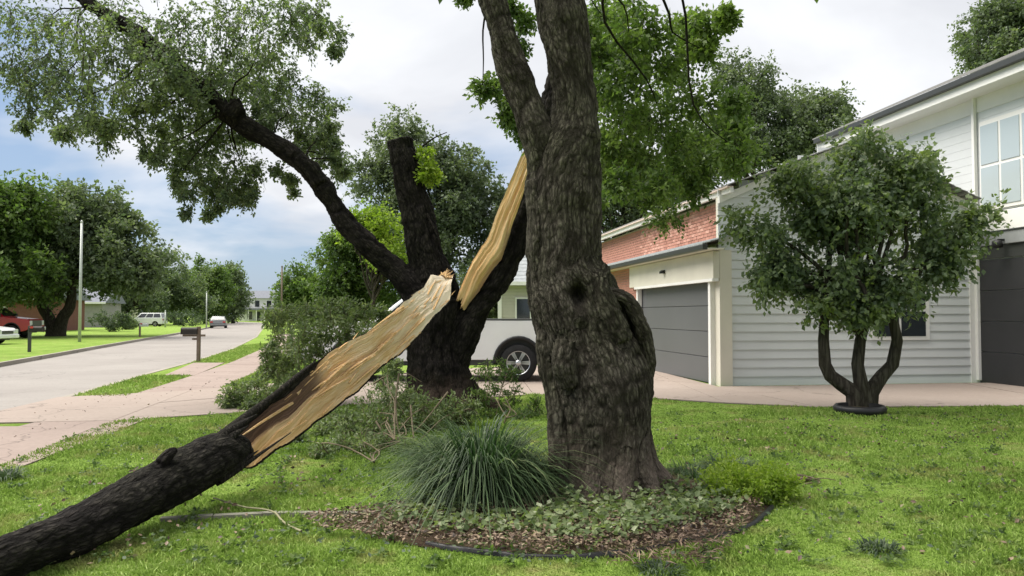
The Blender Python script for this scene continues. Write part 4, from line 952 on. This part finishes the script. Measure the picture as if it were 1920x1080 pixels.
# two-storey wing at right
tw2 = empty('tall_house', tuple(HO), HA); tag(tw2, 'two storey house with pale upper siding and dark ground floor, at the right edge', 'house')
wb = box('wall', (6.25, -7, 0), (6.6, 5.2, 6.35), SIDING, tw2)
for k in range(16):
    z0 = 3.36+k*.19
    if z0 < 6.3: box('board', (6.225, -7, z0), (6.252, 5.15, z0+.186), SIDING, wb)
box('band_board', (6.16, -7, 3.3), (6.25, 5.2, 3.72), WHITE, tw2, .01)
box('band_board', (6.12, -7, 3.0), (6.25, 5.2, 3.27), plain('grey_soffit', (.25, .26, .26)), tw2, .01)
box('band_trim', (6.1, -7, 3.27), (6.25, 5.2, 3.3), GUTTER, tw2)
box('door_surround', (6.18, -7, 2.72), (6.25, .6, 3.0), GUTTER, tw2)
for k in range(4): box('door_panel', (6.2, -6.2, .02+k*.67), (6.245, .5, .02+k*.67+.66), plain('dark_door', (.03, .03, .032), .4) if k == 0 else bpy.data.materials['dark_door'], tw2, .006)
w2 = box('window', (6.17, -3.6, 3.78), (6.24, -.1, 5.75), WHITE, tw2)
for i in range(6):
    for j in range(2): box('pane', (6.155, -3.52+i*.575, 3.86+j*.93), (6.172, -3.02+i*.575, 4.72+j*.93), GLASSP, w2)
box('soffit', (5.65, -7, 6.33), (6.25, 5.6, 6.36), WHITE, tw2)
box('downpipe', (6.12, .0, .05), (6.2, .08, 6.5), WHITE, tw2, .01)
box('frieze', (6.2, -7, 6.0), (6.25, 5.6, 6.33), WHITE, tw2)
box('eave_board', (5.66, -7, 6.36), (5.7, 5.7, 6.56), WHITE, tw2)
box('gutter', (5.55, -7, 6.52), (5.66, 5.7, 6.66), GUTTER, tw2, .015)
slope_roof('roof', 5.55, 6.66, 9.5, 8.4, -7, 5.75, SHING, tw2, 22)
prism('rear_gable', [(6.25, 5.0, 0), (9.5, 5.0, 0), (9.5, 5.0, 8.3), (6.25, 5.0, 6.5)], (0, .15, 0), SIDING, tw2)
lm = empty('wall_lamp', tuple(HO), HA); tag(lm, 'small black wall lamp under the floor band of the two storey house', 'lamp')
box('lamp_arm', (5.98, -.82, 3.06), (6.12, -.78, 3.1), BLACKP, lm); lathe('lamp_shade', [(.02, 0), (.1, -.03), (.11, -.16), (.06, -.17)], BLACKP, lm, 14, 'Z', (5.96, -.8, 3.08))
sn = empty('motion_light', tuple(HO), HA); tag(sn, 'tiny dark security light on the cream board above the garage door', 'lamp')
box('housing', (-.1, 2.9, 2.52), (-.02, 3.04, 2.6), BLACKP, sn, .01); lathe('lens', [(.02, 0), (.035, -.04)], GLASS, sn, 10, 'X', (-.1, 2.97, 2.54))

# neighbour's cream house behind the pickup
nh = empty('cream_house', (0, 0, 0)); nh.location = (-.6, 36, 0); PALE = plain('pale_wall', (.50, .47, .42), .65, .3, .06, 2); tag(nh, 'cream sided house with grey roof seen between the trees above the pickup', 'house')
a = box('wall', (0, 0, 0), (7, 6, 3.0), PALE, nh)
for k in range(20): box('board', (-.03, -.03, .05+k*.148), (7, -.001, .05+k*.148+.13), PALE, a)
wf = box('window', (.75, -.09, 1.0), (1.5, -.03, 2.3), WHITE, nh); box('pane', (.82, -.1, 1.07), (1.43, -.085, 2.23), GLASS, wf)
box('corner_board', (-.06, -.08, 0), (.12, .0, 3.0), WHITE, nh)
slope_roof('roof', -.5, 2.95, 3, 5.2, -.4, 7.2, SHINGB, nh, 12, axis='y')
bpy.data.objects[nh.children[-1].name].location = (0, 0, 0)
box('fascia', (-.4, -.52, 2.85), (7.2, -.45, 3.02), WHITE, nh)

# ------------------------------------------------------------ far houses
def ranch(name, label, loc, rz, L_, W_, h, wallm, roofm, wins, door=True, two=False, roofh=1.9):
    r = empty(name, loc, rz); tag(r, label, 'house')
    box('wall', (0, 0, 0), (L_, W_, h), wallm, r)
    prism('roof', [(-.5, -.6, h), (-.5, W_/2, h+roofh), (-.5, W_+.6, h)], (L_+1, 0, 0), roofm, r)
    box('fascia', (-.5, -.68, h-.12), (L_+.5, -.6, h+.08), WHITE, r)
    for x, z, ww, hh_ in wins:
        f = box('window', (x, -.08, z), (x+ww, 0.0, z+hh_), WHITE, r)
        box('pane', (x+.08, -.1, z+.08), (x+ww/2-.04, -.078, z+hh_-.08), GLASS, f); box('pane', (x+ww/2+.04, -.1, z+.08), (x+ww-.08, -.078, z+hh_-.08), GLASS, f)
    if door: box('door', (L_*.45, -.06, 0), (L_*.45+1, 0, 2.1), GUTTER, r)
    return r
ranch('brick_house', 'low dark red brick house across the street behind the red pickup', (-56, 66, 0), R(10), 15, 9, 2.9, BRICKD, SHINGF, [(2, .9, 1.6, 1.3), (10, .9, 1.8, 1.3)])
ranch('grey_house', 'low grey house across the street under the big trees', (-62, 88, 0), R(14), 14, 9, 2.9, plain('grey_brick', (.28, .27, .26)), SHINGF, [(2, .9, 1.6, 1.3), (9, .9, 1.8, 1.3)])
ranch('tan_house', 'tan house far along the left of the street behind the parked cars', (-80, 128, 0), R(16), 15, 9, 3, CREAM, SHINGF, [(2, .9, 1.6, 1.3), (10, .9, 1.8, 1.3)])
# two storey house closing the street
c = G(449, 602, SZ); eh = empty('porch_house', (-64.5, 184, 0)); tag(eh, 'pale two storey house with a columned porch closing the end of the street', 'house')
box('wall', (0, 0, 0), (8.4, 7, 5.4), WHITE, eh); prism('roof', [(-.4, -.5, 5.4), (-.4, 3.5, 7.3), (-.4, 7.5, 5.4)], (9.2, 0, 0), SHINGF, eh)
for x in (1.1, 3.4, 6.2):
    f = box('window', (x, -.1, 3.4), (x+1.0, 0, 4.8), GUTTER if x > 3 else WHITE, eh); box('pane', (x+.1, -.12, 3.5), (x+.9, -.095, 4.7), GLASS, f)
box('porch_roof', (.3, -2.2, 2.6), (8.4, 0, 3.0), SHINGF, eh); box('porch_door', (3.6, -.1, 0), (4.7, 0, 2.2), GUTTER, eh).name = 'door'  # porch roof and the dark-coloured front door below it
for x in (1.6, 5.9): box('window', (x, -.1, .4), (x+1.1, 0, 2.2), GLASS, eh)
for x in (.5, 2.4, 4.3, 6.2, 8.1): box('porch_column', (x, -2.1, 0), (x+.18, -1.9, 2.6), WHITE, eh)
box('wing', (8.4, 1, 0), (14, 7, 3.2), BRICKD, eh)

# ------------------------------------------------------------ vehicles
def wheel(parent, x, y, r, wd, side, spokes=6):
    w_ = link('wheel', None, parent); w_.location = (x, y, r)
    lathe('tyre', [(r*.64, -wd/2), (r*.93, -wd/2), (r, -wd/2+.035), (r, wd/2-.035), (r*.93, wd/2), (r*.64, wd/2), (r*.6, wd/2-.03), (r*.6, -wd/2+.03), (r*.64, -wd/2)], RUBBER, w_, 36, 'Y', caps=False)
    s = side
    bm = bmesh.new()
    for k in range(spokes):
        for off in (-.09, .09):
            a = 2*math.pi*k/spokes+off; ca, sa = math.cos(a), math.sin(a); t = .02
            q = [(r*.1, -t), (r*.63, -t*1.1), (r*.63, t*1.1), (r*.1, t)]
            f0 = [bm.verts.new((u_*ca-v_*sa, s*(wd/2-.015), u_*sa+v_*ca)) for u_, v_ in q]; f1 = [bm.verts.new((u_*ca-v_*sa, s*(wd/2-.06), u_*sa+v_*ca)) for u_, v_ in q]
            bm.faces.new(f0); bm.faces.new(f1[::-1])
            for i in range(4): bm.faces.new((f0[i], f1[i], f1[(i+1) % 4], f0[(i+1) % 4]))
    bmesh.ops.recalc_face_normals(bm, faces=bm.faces[:])
    link('rim', bm_mesh(bm, 'rim'), w_, ALLOY)
    lathe('rim_ring', [(r*.60, s*(wd/2-.09)), (r*.60, s*(wd/2-.004)), (r*.67, s*(wd/2-.004)), (r*.67, s*(wd/2-.09))], ALLOY, w_, 36, 'Y', caps=False)
    lathe('hub', [(r*.17, s*(wd/2-.05)), (r*.15, s*(wd/2+.005)), (r*.02, s*(wd/2+.01))], ALLOY, w_, 16, 'Y')
    lathe('brake_disc', [(r*.6, s*(wd/2-.12)), (r*.6, s*(wd/2-.10))], GUTTER, w_, 24, 'Y')
    return w_
def arch(cx, r, n=12):  # notch points going right to left... (x,z)
    return [(cx+r*math.cos(a), .42+r*math.sin(a)) for a in np.linspace(0, math.pi, n)]
def pickup(label, loc, rz, m):
    """front towards -x; y=0 centre; length 5.8"""
    r = empty('pickup_truck', loc, rz); tag(r, label, 'pickup truck'); W = .98
    ar = .52
    # lower body with wheel notches : rear wheel x=+1.95, front x=-1.75
    fr, rr_ = -1.72, 1.92
    def notch(cx): return [(cx+ar*math.cos(a), .40+ar*math.sin(a)) for a in np.linspace(0, math.pi, 14) ]
    # bed side (rear)
    bed = [(.62, .48), (1.38, .48)]+[(rr_+ar*math.cos(a), .42+ar*math.sin(a)*1.05) for a in np.linspace(math.pi, 0, 14)]+[(2.5, .5), (3.02, .56), (3.05, 1.34), (.62, 1.36)]
    for sgn in (-1, 1): prism('bed_side', [(x, sgn*W, z) for x, z in bed], (0, -sgn*.09, 0), m, r, .012)
    box('bed_floor', (.7, -.86, .78), (2.98, .86, .84), GUTTER, r); box('tailgate', (2.95, -.9, .62), (3.03, .9, 1.33), m, r, .015)
    box('bed_rail', (.64, -W-.004, 1.35), (3.03, -W+.085, 1.385), GUTTER, r, .01); box('bed_rail', (.64, W-.085, 1.35), (3.03, W+.004, 1.385), GUTTER, r, .01)
    # cab + hood body
    cab = [(.6, .45), (.6, 1.38), (-1.12, 1.38), (-1.3, 1.36), (-2.62, 1.22), (-2.78, 1.1), (-2.8, .62), (-2.6, .5)]+[(fr+ar*math.cos(a), .42+ar*math.sin(a)*1.05) for a in np.linspace(math.pi, 0, 14)]+[(-1.1, .45)]
    prism('cab_body', [(x, -W, z) for x, z in cab], (0, 2*W, 0), m, r, .02)
    # greenhouse loft
    lowp = [(.55, 1.375), (-1.2, 1.375)]; hip = [(.42, 1.9), (-.5, 1.9)]
    def ghz(name, x0, x1, u0, u1, z0, z1, wl_, wh, mat, sc=1.0, parent=r):
        bm = bmesh.new(); v = [bm.verts.new(p) for p in ((x0, -wl_, z0), (x1, -wl_, z0), (x1, wl_, z0), (x0, wl_, z0), (u0, -wh, z1), (u1, -wh, z1), (u1, wh, z1), (u0, wh, z1))]
        for f in ((0,3,2,1),(4,5,6,7),(0,1,5,4),(1,2,6,5),(2,3,7,6),(3,0,4,7)): bm.faces.new([v[i] for i in f])
        bmesh.ops.recalc_face_normals(bm, faces=bm.faces[:])
        bmesh.ops.bevel(bm, geom=bm.edges[:], offset=.04, segments=3, affect='EDGES', profile=.5)
        return link(name, bm_mesh(bm, name, True), parent, mat)
    ghz('cab_roof', -1.28, .58, -.58, .46, 1.36, 1.92, .92, .78, m)
    def side_glass(pts):
        for sgn in (-1, 1):
            q = [(x, sgn*(lerp(.92, .78, (z-1.36)/.56)+.004), z) for x, z in pts]; prism('side_window', q, (0, -sgn*.012, 0), GLASS, r)
    side_glass([(-1.08, 1.41), (-.22, 1.41), (-.22, 1.84), (-.58, 1.84)]); side_glass([(-.14, 1.41), (.44, 1.41), (.38, 1.84), (-.14, 1.84)])
    prism('windshield', [(-1.255, -.84, 1.42), (-1.255, .84, 1.42), (-.64, .72, 1.87), (-.64, -.72, 1.87)], (-.012, 0, .01), GLASS, r)
    prism('rear_window', [(.575, -.78, 1.44), (.575, .78, 1.44), (.485, .68, 1.84), (.485, -.68, 1.84)], (.012, 0, .004), GLASS, r)
    box('door_seam', (-.19, -W-.006, .52), (-.18, -W+.02, 1.36), GUTTER, r); box('door_seam', (-1.06, -W-.006, .52), (-1.05, -W+.02, 1.36), GUTTER, r); box('door_seam', (.602, -W+.01, .47), (.618, W-.01, 1.35), GUTTER, r)
    for x in (-.42, .42): box('door_handle', (x-.11, -W-.03, 1.16), (x+.08, -W+.01, 1.2), ALLOY, r, .008)
    box('sill', (-1.1, -W+.02, .36), (1.36, W-.02, .47), GUTTER, r); box('running_board', (-1.05, -W-.04, .36), (.6, -W+.1, .40), BLACKP, r, .01)
    box('chassis', (-2.6, -.5, .34), (2.9, .5, .74), BLACKP, r); box('wheel_well', (1.3, -.88, .5), (2.55, .88, 1.02), BLACKP, r); box('mud_flap', (1.22, -W+.03, .28), (1.26, -W+.3, .52), BLACKP, r)
    for sgn in (-1, 1):
        for cx in (fr, rr_):
            bm = bmesh.new(); pr = []
            for a in np.linspace(0, math.pi, 15):
                c_, s_ = math.cos(a), math.sin(a)*1.05
                pr.append([bm.verts.new((cx+k_*c_, sgn*yy, .42+k_*s_)) for k_, yy in ((ar-.03, W-.06), (ar-.03, W+.018), (ar+.045, W+.018), (ar+.045, W-.0))])
            for a_, b_ in zip(pr, pr[1:]):
                for i in range(3): bm.faces.new((a_[i], a_[i+1], b_[i+1], b_[i]))
            link('arch_trim', bm_mesh(bm, 'arch_trim', True), r, BLACKP)
            wheel(r, cx, sgn*(W-.13), .415, .27, sgn)
    box('rear_bumper', (3.0, -.95, .5), (3.16, .95, .7), ALLOY, r, .03); box('front_bumper', (-2.95, -.97, .48), (-2.75, .97, .72), ALLOY, r, .04)
    box('grille', (-2.83, -.62, .76), (-2.77, .62, 1.14), GUTTER, r, .01)
    for sgn in (-1, 1):
        box('headlight', (-2.84, sgn*.92, .82), (-2.7, sgn*.66, 1.12), LAMPW, r, .02); box('tail_light', (2.9, sgn*.99, .88), (3.06, sgn*.88, 1.3), LAMPR, r, .01)
        box('side_mirror', (-1.12, sgn*.98, 1.36), (-.95, sgn*1.2, 1.58), BLACKP, r, .03)
    return r
wx = G(974, 716).x
pickup('white pickup parked on the driveway, its bed and rear wheel showing between the two trees', (.14-1.92, 18.1, .02), 0, CARW)
pickup('red pickup parked across the street at the left edge', (-33.4, 49.5, 0), R(180+8), CARR)
def car(name, label, loc, rz, m, suv=False, k=1.0):
    r = empty(name, loc, rz); tag(r, label, 'car'); r.scale = (k, k, k); W = .9; ar = .37; zt = .95 if not suv else 1.08; zr = 1.42 if not suv else 1.72
    def nt2(cx): return [(cx+ar*math.cos(a), .32+ar*math.sin(a)) for a in np.linspace(math.pi, 0, 10)]
    b = [(-2.3, .35), (-1.75, .28)]+nt2(-1.38)+nt2(1.38)+[(2.2, .3), (2.32, .6), (2.25, zt), (1.2 if not suv else 2.2, zt+.02), (-1.0, zt), (-2.1, zt-.14), (-2.32, zt-.3)]
    prism('body', [(x, -W, z) for x, z in b], (0, 2*W, 0), m, r, .02)
    x0, x1, u0, u1 = (-1.05, 1.75, -.35, 1.15) if not suv else (-1.05, 2.22, -.4, 2.0)
    bm = bmesh.new(); v = [bm.verts.new(p) for p in ((x0, -.86, zt-.02), (x1, -.86, zt-.02), (x1, .86, zt-.02), (x0, .86, zt-.02), (u0, -.68, zr), (u1, -.68, zr), (u1, .68, zr), (u0, .68, zr))]
    for f in ((0,3,2,1),(4,5,6,7),(0,1,5,4),(1,2,6,5),(2,3,7,6),(3,0,4,7)): bm.faces.new([v[i] for i in f])
    bmesh.ops.bevel(bm, geom=bm.edges[:], offset=.04, segments=2, affect='EDGES', profile=.5); link('cabin', bm_mesh(bm, 'cabin', True), r, m)
    H = zr-zt
    def wy(z): return lerp(.86, .68, (z-zt)/H)+.006
    za, zb = zt+.06, zr-.09
    for sgn in (-1, 1):
        for s0, s1 in ((.04, .34), (.37, .64), (.67, .95)):
            def X_(s, z): t = (z-zt)/H; return lerp(lerp(x0, u0, t), lerp(x1, u1, t), s)
            prism('side_window', [(X_(s0, za)+(.1 if s0 < .1 else 0), sgn*wy(za), za), (X_(s1, za), sgn*wy(za), za), (X_(s1, zb), sgn*wy(zb), zb), (X_(s0, zb)+(.05 if s0 < .1 else 0), sgn*wy(zb), zb)], (0, -sgn*.01, 0), GLASS, r)
    prism('windshield', [(lerp(x0, u0, .12)-.01, -.76, za), (lerp(x0, u0, .12)-.01, .76, za), (lerp(x0, u0, .82)-.01, .64, zb), (lerp(x0, u0, .82)-.01, -.64, zb)], (-.012, 0, .008), GLASS, r)
    prism('rear_window', [(lerp(x1, u1, .12)+.01, -.76, za), (lerp(x1, u1, .12)+.01, .76, za), (lerp(x1, u1, .82)+.01, .64, zb), (lerp(x1, u1, .82)+.01, -.64, zb)], (.012, 0, .008), GLASS, r)
    for sgn in (-1, 1):
        for cx in (-1.38, 1.38): wheel(r, cx, sgn*.8, .33, .22, sgn, 5)
        box('headlight', (-2.35, sgn*.85, zt-.36), (-2.2, sgn*.55, zt-.2), LAMPW, r, .02); box('tail_light', (2.2, sgn*.86, zt-.3), (2.34, sgn*.55, zt-.12), LAMPR, r, .02)
    box('front_bumper', (-2.4, -.88, .3), (-2.28, .88, .5), m, r, .04); box('rear_bumper', (2.26, -.88, .32), (2.4, .88, .52), m, r, .04)
    box('grille', (-2.345, -.45, zt-.42), (-2.3, .45, zt-.26), GUTTER, r); box('underbody', (-2.0, -.72, .2), (2.0, .72, .4), BLACKP, r)
    return r
car('parked_car', 'white sedan cut by the left edge in front of the red pickup', (-27.9, 39.2, 0), R(182), CARW)
car('parked_suv', 'white wagon parked side-on across the street beyond the lamp post', (G(274, 612).x, G(274, 612).y, 0), R(6), CARW, True, 1.0)
car('parked_car', 'grey car parked far down the street near its end', (G(410, 615, SZ).x, G(410, 615, SZ).y, SZ), R(-72), CARG, False)
car('parked_car', 'pale car parked beside the far left kerb just before the grey car', (G(386, 608, SZ).x-3, G(386, 608, SZ).y+14, 0), R(10), CARW, False)

# ------------------------------------------------------------ posts, mailboxes
def mailbox(label, loc, rz, h=1.05, m=BRONZE, pm=POSTW, arm=True):
    r = empty('mailbox', loc, rz); tag(r, label, 'mailbox')
    box('post', (-.05, -.05, 0), (.05, .05, h), pm, r, .008)
    n = 10; pts = [(-.09+0, 0), ]
    prof = [(-.1, 0), (.1, 0), (.1, .13)]+[(.1*math.cos(a), .13+.09*math.sin(a)) for a in np.linspace(0, math.pi, n)[1:-1]]+[(-.1, .13)]
    prism('box', [(-.52, y_, h-.24+z_) for y_, z_ in prof], (.5, 0, 0), m, r)
    prism('door', [(-.535, y_*1.05, h-.245+z_*1.04) for y_, z_ in prof], (.016, 0, 0), m, r)
    if arm:
        box('arm', (-.5, -.035, h-.31), (.2, .035, h-.245), pm, r); box('brace', (-.2, -.03, h-.42), (-.06, .03, h-.36), pm, r)
    box('flag', (-.2, .1, h-.1), (-.08, .115, h-.02), LAMPR, r)
    return r
mailbox('dark mailbox on a brown wooden post at the near kerb beside the street', tuple(G(372, 679)), 0, 1.12)
mailbox('dark mailbox on a thin post on the far verge by the red pickup', tuple(G(55, 660)), R(180), 1.05, BRONZE, GUTTER, False)
mailbox('pale mailbox across the street below the white wagon', tuple(G(262, 632)), R(180), .95, METAL, POSTW, False)
def lamp_post(label, loc, h, arm_dir, r0=.075):
    r = empty('street_lamp', loc); tag(r, label, 'street lamp')
    lathe('pole', [(r0*1.4, 0), (r0*1.4, .3), (r0, .32), (r0*.6, h)], METAL, r, 12)
    L_ = [smooth_path([(0, 0, h-.05), (arm_dir[0]*.5, arm_dir[1]*.5, h+.25), (arm_dir[0]*1.4, arm_dir[1]*1.4, h+.35)], [r0*.5, r0*.42, r0*.4], .2)]
    tubes('arm', L_, METAL, r, 8)
    box('lamp_head', (arm_dir[0]*1.4-.3, arm_dir[1]*1.4-.12, h+.28), (arm_dir[0]*1.4+.3, arm_dir[1]*1.4+.12, h+.42), METAL, r, .04)
    return r
def pole(label, loc, h, r0, m):
    r = empty('utility_pole', loc); tag(r, label, 'pole')
    lathe('shaft', [(r0, 0), (r0*.7, h)], m, r, 10); lathe('cap', [(r0*.8, 0), (r0*.8, .08), (r0*.2, .14)], m, r, 10, 'Z', (0, 0, h)); return r
pole('tall thin pale pole on the far verge in front of the big left tree', tuple(G(149, 641)), 6.6, .085, METAL)
pole('thin dark pole standing among trees right of the street end', (P(528, 580, 62).x, 62, 0), 5.3, .09, POSTW)
pole('small thin pole across the street between the parked cars', (P(387, 600, 88).x, 88, 0), 4.0, .08, METAL)
pole('short pale pole by the white wagon across the street', (P(310, 600, 92).x, 92, 0), 1.9, .1, METAL)
# black tree ring
rg = lathe('tree_ring', [(.36, 0), (.38, .1), (.34, .14), (.3, .13), (.3, .03), (.05, .03)], BLACKP, None, 32, 'Z', tuple(G(1612, 776))); tag(rg, 'low black plastic ring round the foot of the small broadleaf tree', 'tree ring')

# ------------------------------------------------------------ background trees
def tree(label, x, y, h, th, crowns, ncl, rcl, per, leaf, mat, tr_=.25, seed=0, name='shade_tree', trunks=1, nl=11, group=None, fill=.4, droop=.25):
    r = empty(name, (x, y, 0)); tag(r, label, 'tree', group)
    cs = []; wts = np.array([c[3]*c[4]*c[5] for c in crowns])**.67; wts = wts/wts.sum()
    for c, wt in zip(crowns, wts):
        m_ = max(4, int(ncl*wt)); u = rng.normal(0, 1, (m_, 3)); u /= np.linalg.norm(u, axis=1)[:, None]
        cs.append(np.array(c[:3])+u*np.array(c[3:6])*rng.uniform(fill, 1, (m_, 1)))
    C = np.vstack(cs); Rr = rcl*rng.uniform(.65, 1.3, len(C))
    q, t, rn = spray(C, Rr, per, leaf, droop, nl, .32)
    loc = np.array([x, y, 0])
    lv = leaves_obj('crown', q-loc, rn, mat, r)
    bl = []; top_ = np.array([0, 0, th])
    for k in range(trunks):
        dx = (k-(trunks-1)/2)*tr_*1.6; tp = top_+np.array([dx*3, 0, 0])
        bl.append(smooth_path([(dx*.3, 0, -.1), (dx*.5+rng.normal(0, .05), 0, .3), (dx*1.5+rng.normal(0, .1), 0, th*.5), tuple(tp), tuple(tp+np.array([rng.normal(0, .3), 0, (h-th)*.55]))], [tr_*1.5, tr_*1.05, tr_*.85, tr_*.7, tr_*.2], .3))
    tubes('trunk', bl, BARKF, r, 12)
    lb = []
    for c in C[::max(1, len(C)//26)]: lb.append(branch(top_+np.array([0, 0, rng.uniform(0, (h-th)*.3)]), c-loc, tr_*.38, .02, 5, .15))
    tubes('limbs', lb, BARKF, r, 6)['kind'] = 'stuff'
    return r
def E(px, py, d, rx, ry, rd=None):
    """ellipsoid crown lobe from its centre, distance and half sizes"""
    c = P(px, py, d); return (c.x, c.y, c.z, rx/F*d, (rd or rx/F*d), ry/F*d)
def T(label, px, d, crowns, top, ncl, rcl, per, leaf, mat, **k):
    x = (px-960)/F*d; cr_ = [E(a, b, d+(e_[0] if e_ else 0), c_, dd_) for a, b, c_, dd_, *e_ in crowns]
    h = CAMZ+(HOR-top)/F*d
    return tree(label, x, d, h, k.pop('th', h*.35), cr_, ncl, rcl, per, leaf, mat, **k)
T('big dark tree with forked trunk across the street behind the lamp post', 105, 54, [(60, 450, 120, 100), (150, 440, 110, 90), (230, 480, 75, 80), (60, 515, 100, 45), (210, 515, 80, 35), (190, 400, 60, 50), (265, 510, 40, 40)], 340, 230, 1.15, 24, .3, LEAF_F, tr_=.45, trunks=2, th=2.6)
T('broad green tree at the left edge behind the red pickup', -60, 50, [(-40, 430, 110, 100), (30, 400, 70, 65), (-10, 510, 130, 55)], 335, 150, 1.3, 24, .3, LEAF_B, tr_=.4, th=2.8)
T('round green tree left of the street beyond the white wagon', 330, 115, [(320, 525, 62, 55), (290, 545, 70, 30), (350, 560, 50, 26)], 468, 130, 1.5, 22, .36, LEAF, tr_=.3, th=3)
T('green tree further along the left of the street', 385, 128, [(385, 535, 50, 50), (390, 568, 50, 30)], 480, 110, 1.6, 22, .4, LEAF_B, tr_=.3, th=3)
T('last dark green tree on the left before the street end', 438, 142, [(435, 540, 34, 44), (425, 572, 32, 24)], 495, 90, 1.7, 16, .42, LEAF_F, tr_=.3, th=3)
T('low bushy tree behind the grey house at left', 240, 108, [(230, 555, 60, 40), (180, 560, 60, 34), (290, 555, 40, 26)], 515, 100, 1.4, 18, .32, LEAF_F, tr_=.3, th=2)
T('small green tree at the right end of the street beside the porch house', 560, 92, [(565, 535, 42, 40), (545, 565, 34, 24)], 492, 60, 1.5, 18, .34, LEAF_B, tr_=.3, th=2.5)
T('leafy green tree right of the street behind the leaf heap', 650, 34, [(650, 500, 60, 80), (690, 450, 60, 60), (630, 560, 55, 50), (720, 520, 60, 70), (640, 600, 60, 30)], 385, 150, .62, 26, .15, LEAF_B, tr_=.16, th=1.6)
T('tall grey green tree behind the topped stem', 820, 42, [(750, 290, 75, 60), (830, 300, 70, 50), (760, 250, 30, 30), (700, 330, 50, 45), (880, 360, 70, 60), (800, 380, 110, 70), (880, 450, 70, 80), (790, 470, 80, 70), (930, 390, 40, 60)], 215, 230, .95, 24, .19, LEAF_G, tr_=.3, th=4)
T('yellow green tree right behind the fork of the split tree', 700, 30, [(690, 420, 45, 40), (720, 470, 50, 40)], 385, 40, .5, 24, .13, LEAF_Y, tr_=.12, th=2)
T('dense tree beyond the garage roof right of the oak', 1180, 44, [(1160, 320, 60, 60), (1230, 360, 80, 50), (1150, 400, 60, 60), (1290, 340, 60, 50), (1080, 340, 60, 60), (1000, 420, 60, 70)], 250, 130, 1.0, 26, .2, LEAF_F, tr_=.3, th=4)
T('grey green tree behind the ridge of the garage house', 1420, 46, [(1400, 180, 70, 55), (1480, 200, 70, 50), (1550, 215, 50, 45), (1430, 270, 110, 70), (1370, 130, 35, 30), (1540, 270, 70, 60), (1330, 300, 70, 80)], 95, 170, 1.1, 26, .2, LEAF_G, tr_=.3, th=5)
T('dark tree rising behind the two storey house at the upper right', 1900, 30, [(1880, 60, 80, 60), (1930, 20, 80, 60), (1850, 110, 50, 40), (1960, 110, 80, 70)], -40, 110, .8, 26, .14, LEAF_F, tr_=.3, th=5)
T('distant tree right of the cream house behind the pickup', 900, 40, [(900, 560, 60, 50), (860, 600, 40, 30), (930, 510, 40, 40)], 470, 60, .8, 22, .17, LEAF_F, tr_=.2, th=1.5)
T('small broadleaf tree in front of the gable wall of the garage house', 1612, 12.1, [(1560, 400, 100, 90, 0), (1450, 500, 80, 60, 0), (1680, 350, 90, 80, 0), (1770, 480, 80, 60, 0), (1500, 330, 60, 50, 0), (1600, 540, 140, 60, 0), (1400, 420, 40, 40, 0), (1820, 400, 40, 40, 0), (1620, 280, 50, 30, 0)], 240, 120, .46, 26, .095, LEAF, tr_=.12, th=1.1, name='small_tree', trunks=3, fill=.1, droop=.5)
# far wood on the horizon
dc = lathe('soil', [(.30, .07), (.2, .09), (.02, .11)], MULCH, rg, 24); 
fw = []
for k in range(260):
    d_ = rng.uniform(150, 260); x_ = rng.uniform(-.9, .9)*d_
    if -.36 < x_/d_ < -.29 and d_ < 200: continue
    fw.append((x_, d_, rng.uniform(2, 6)))
q, t, rn = spray(np.array(fw), np.full(len(fw), 4.5), 22, 1.0, .2, 12, .4); o = leaves_obj('distant_trees', q, rn, LEAF_D, None); tag(o, 'far belt of trees along the horizon', 'trees', kind='stuff')
# shrubs near houses across the street
def shrub(label, px, py, w_, h_, mat):
    c = G(px, py); r = empty('shrub', (c.x, c.y, 0)); tag(r, label, 'shrub'); m_ = 26
    u = rng.normal(0, 1, (m_, 3)); u /= np.linalg.norm(u, axis=1)[:, None]; C = u*np.array([w_, w_*.6, h_*.45])*.7+np.array([0, 0, h_*.5])
    q, t, rn = spray(C, np.full(m_, h_*.3), 16, .14, .1, 10, .35); q[..., 2] = np.maximum(q[..., 2], .02); leaves_obj('foliage', q, rn, mat, r)
    lb = [branch((0, 0, 0), c_, .03, .01) for c_ in C[::4]]; tubes('stems', lb, BARKF, r, 5)['kind'] = 'stuff'
shrub('dark shrub beside the grey house across the street', 205, 622, 2.2, 1.9, LEAF_D)
shrub('low green shrub left of the white wagon', 236, 618, 1.8, 1.4, LEAF)
shrub('dark shrub row end beside the grey parked car', 345, 612, 3.4, 2.2, LEAF_D)
shrub('dark shrub before the porch house', 432, 604, 5.0, 3.0, LEAF_D)
shrub('green shrub on the left of the cream house', 925, 640, .9, 1.5, LEAF_G)
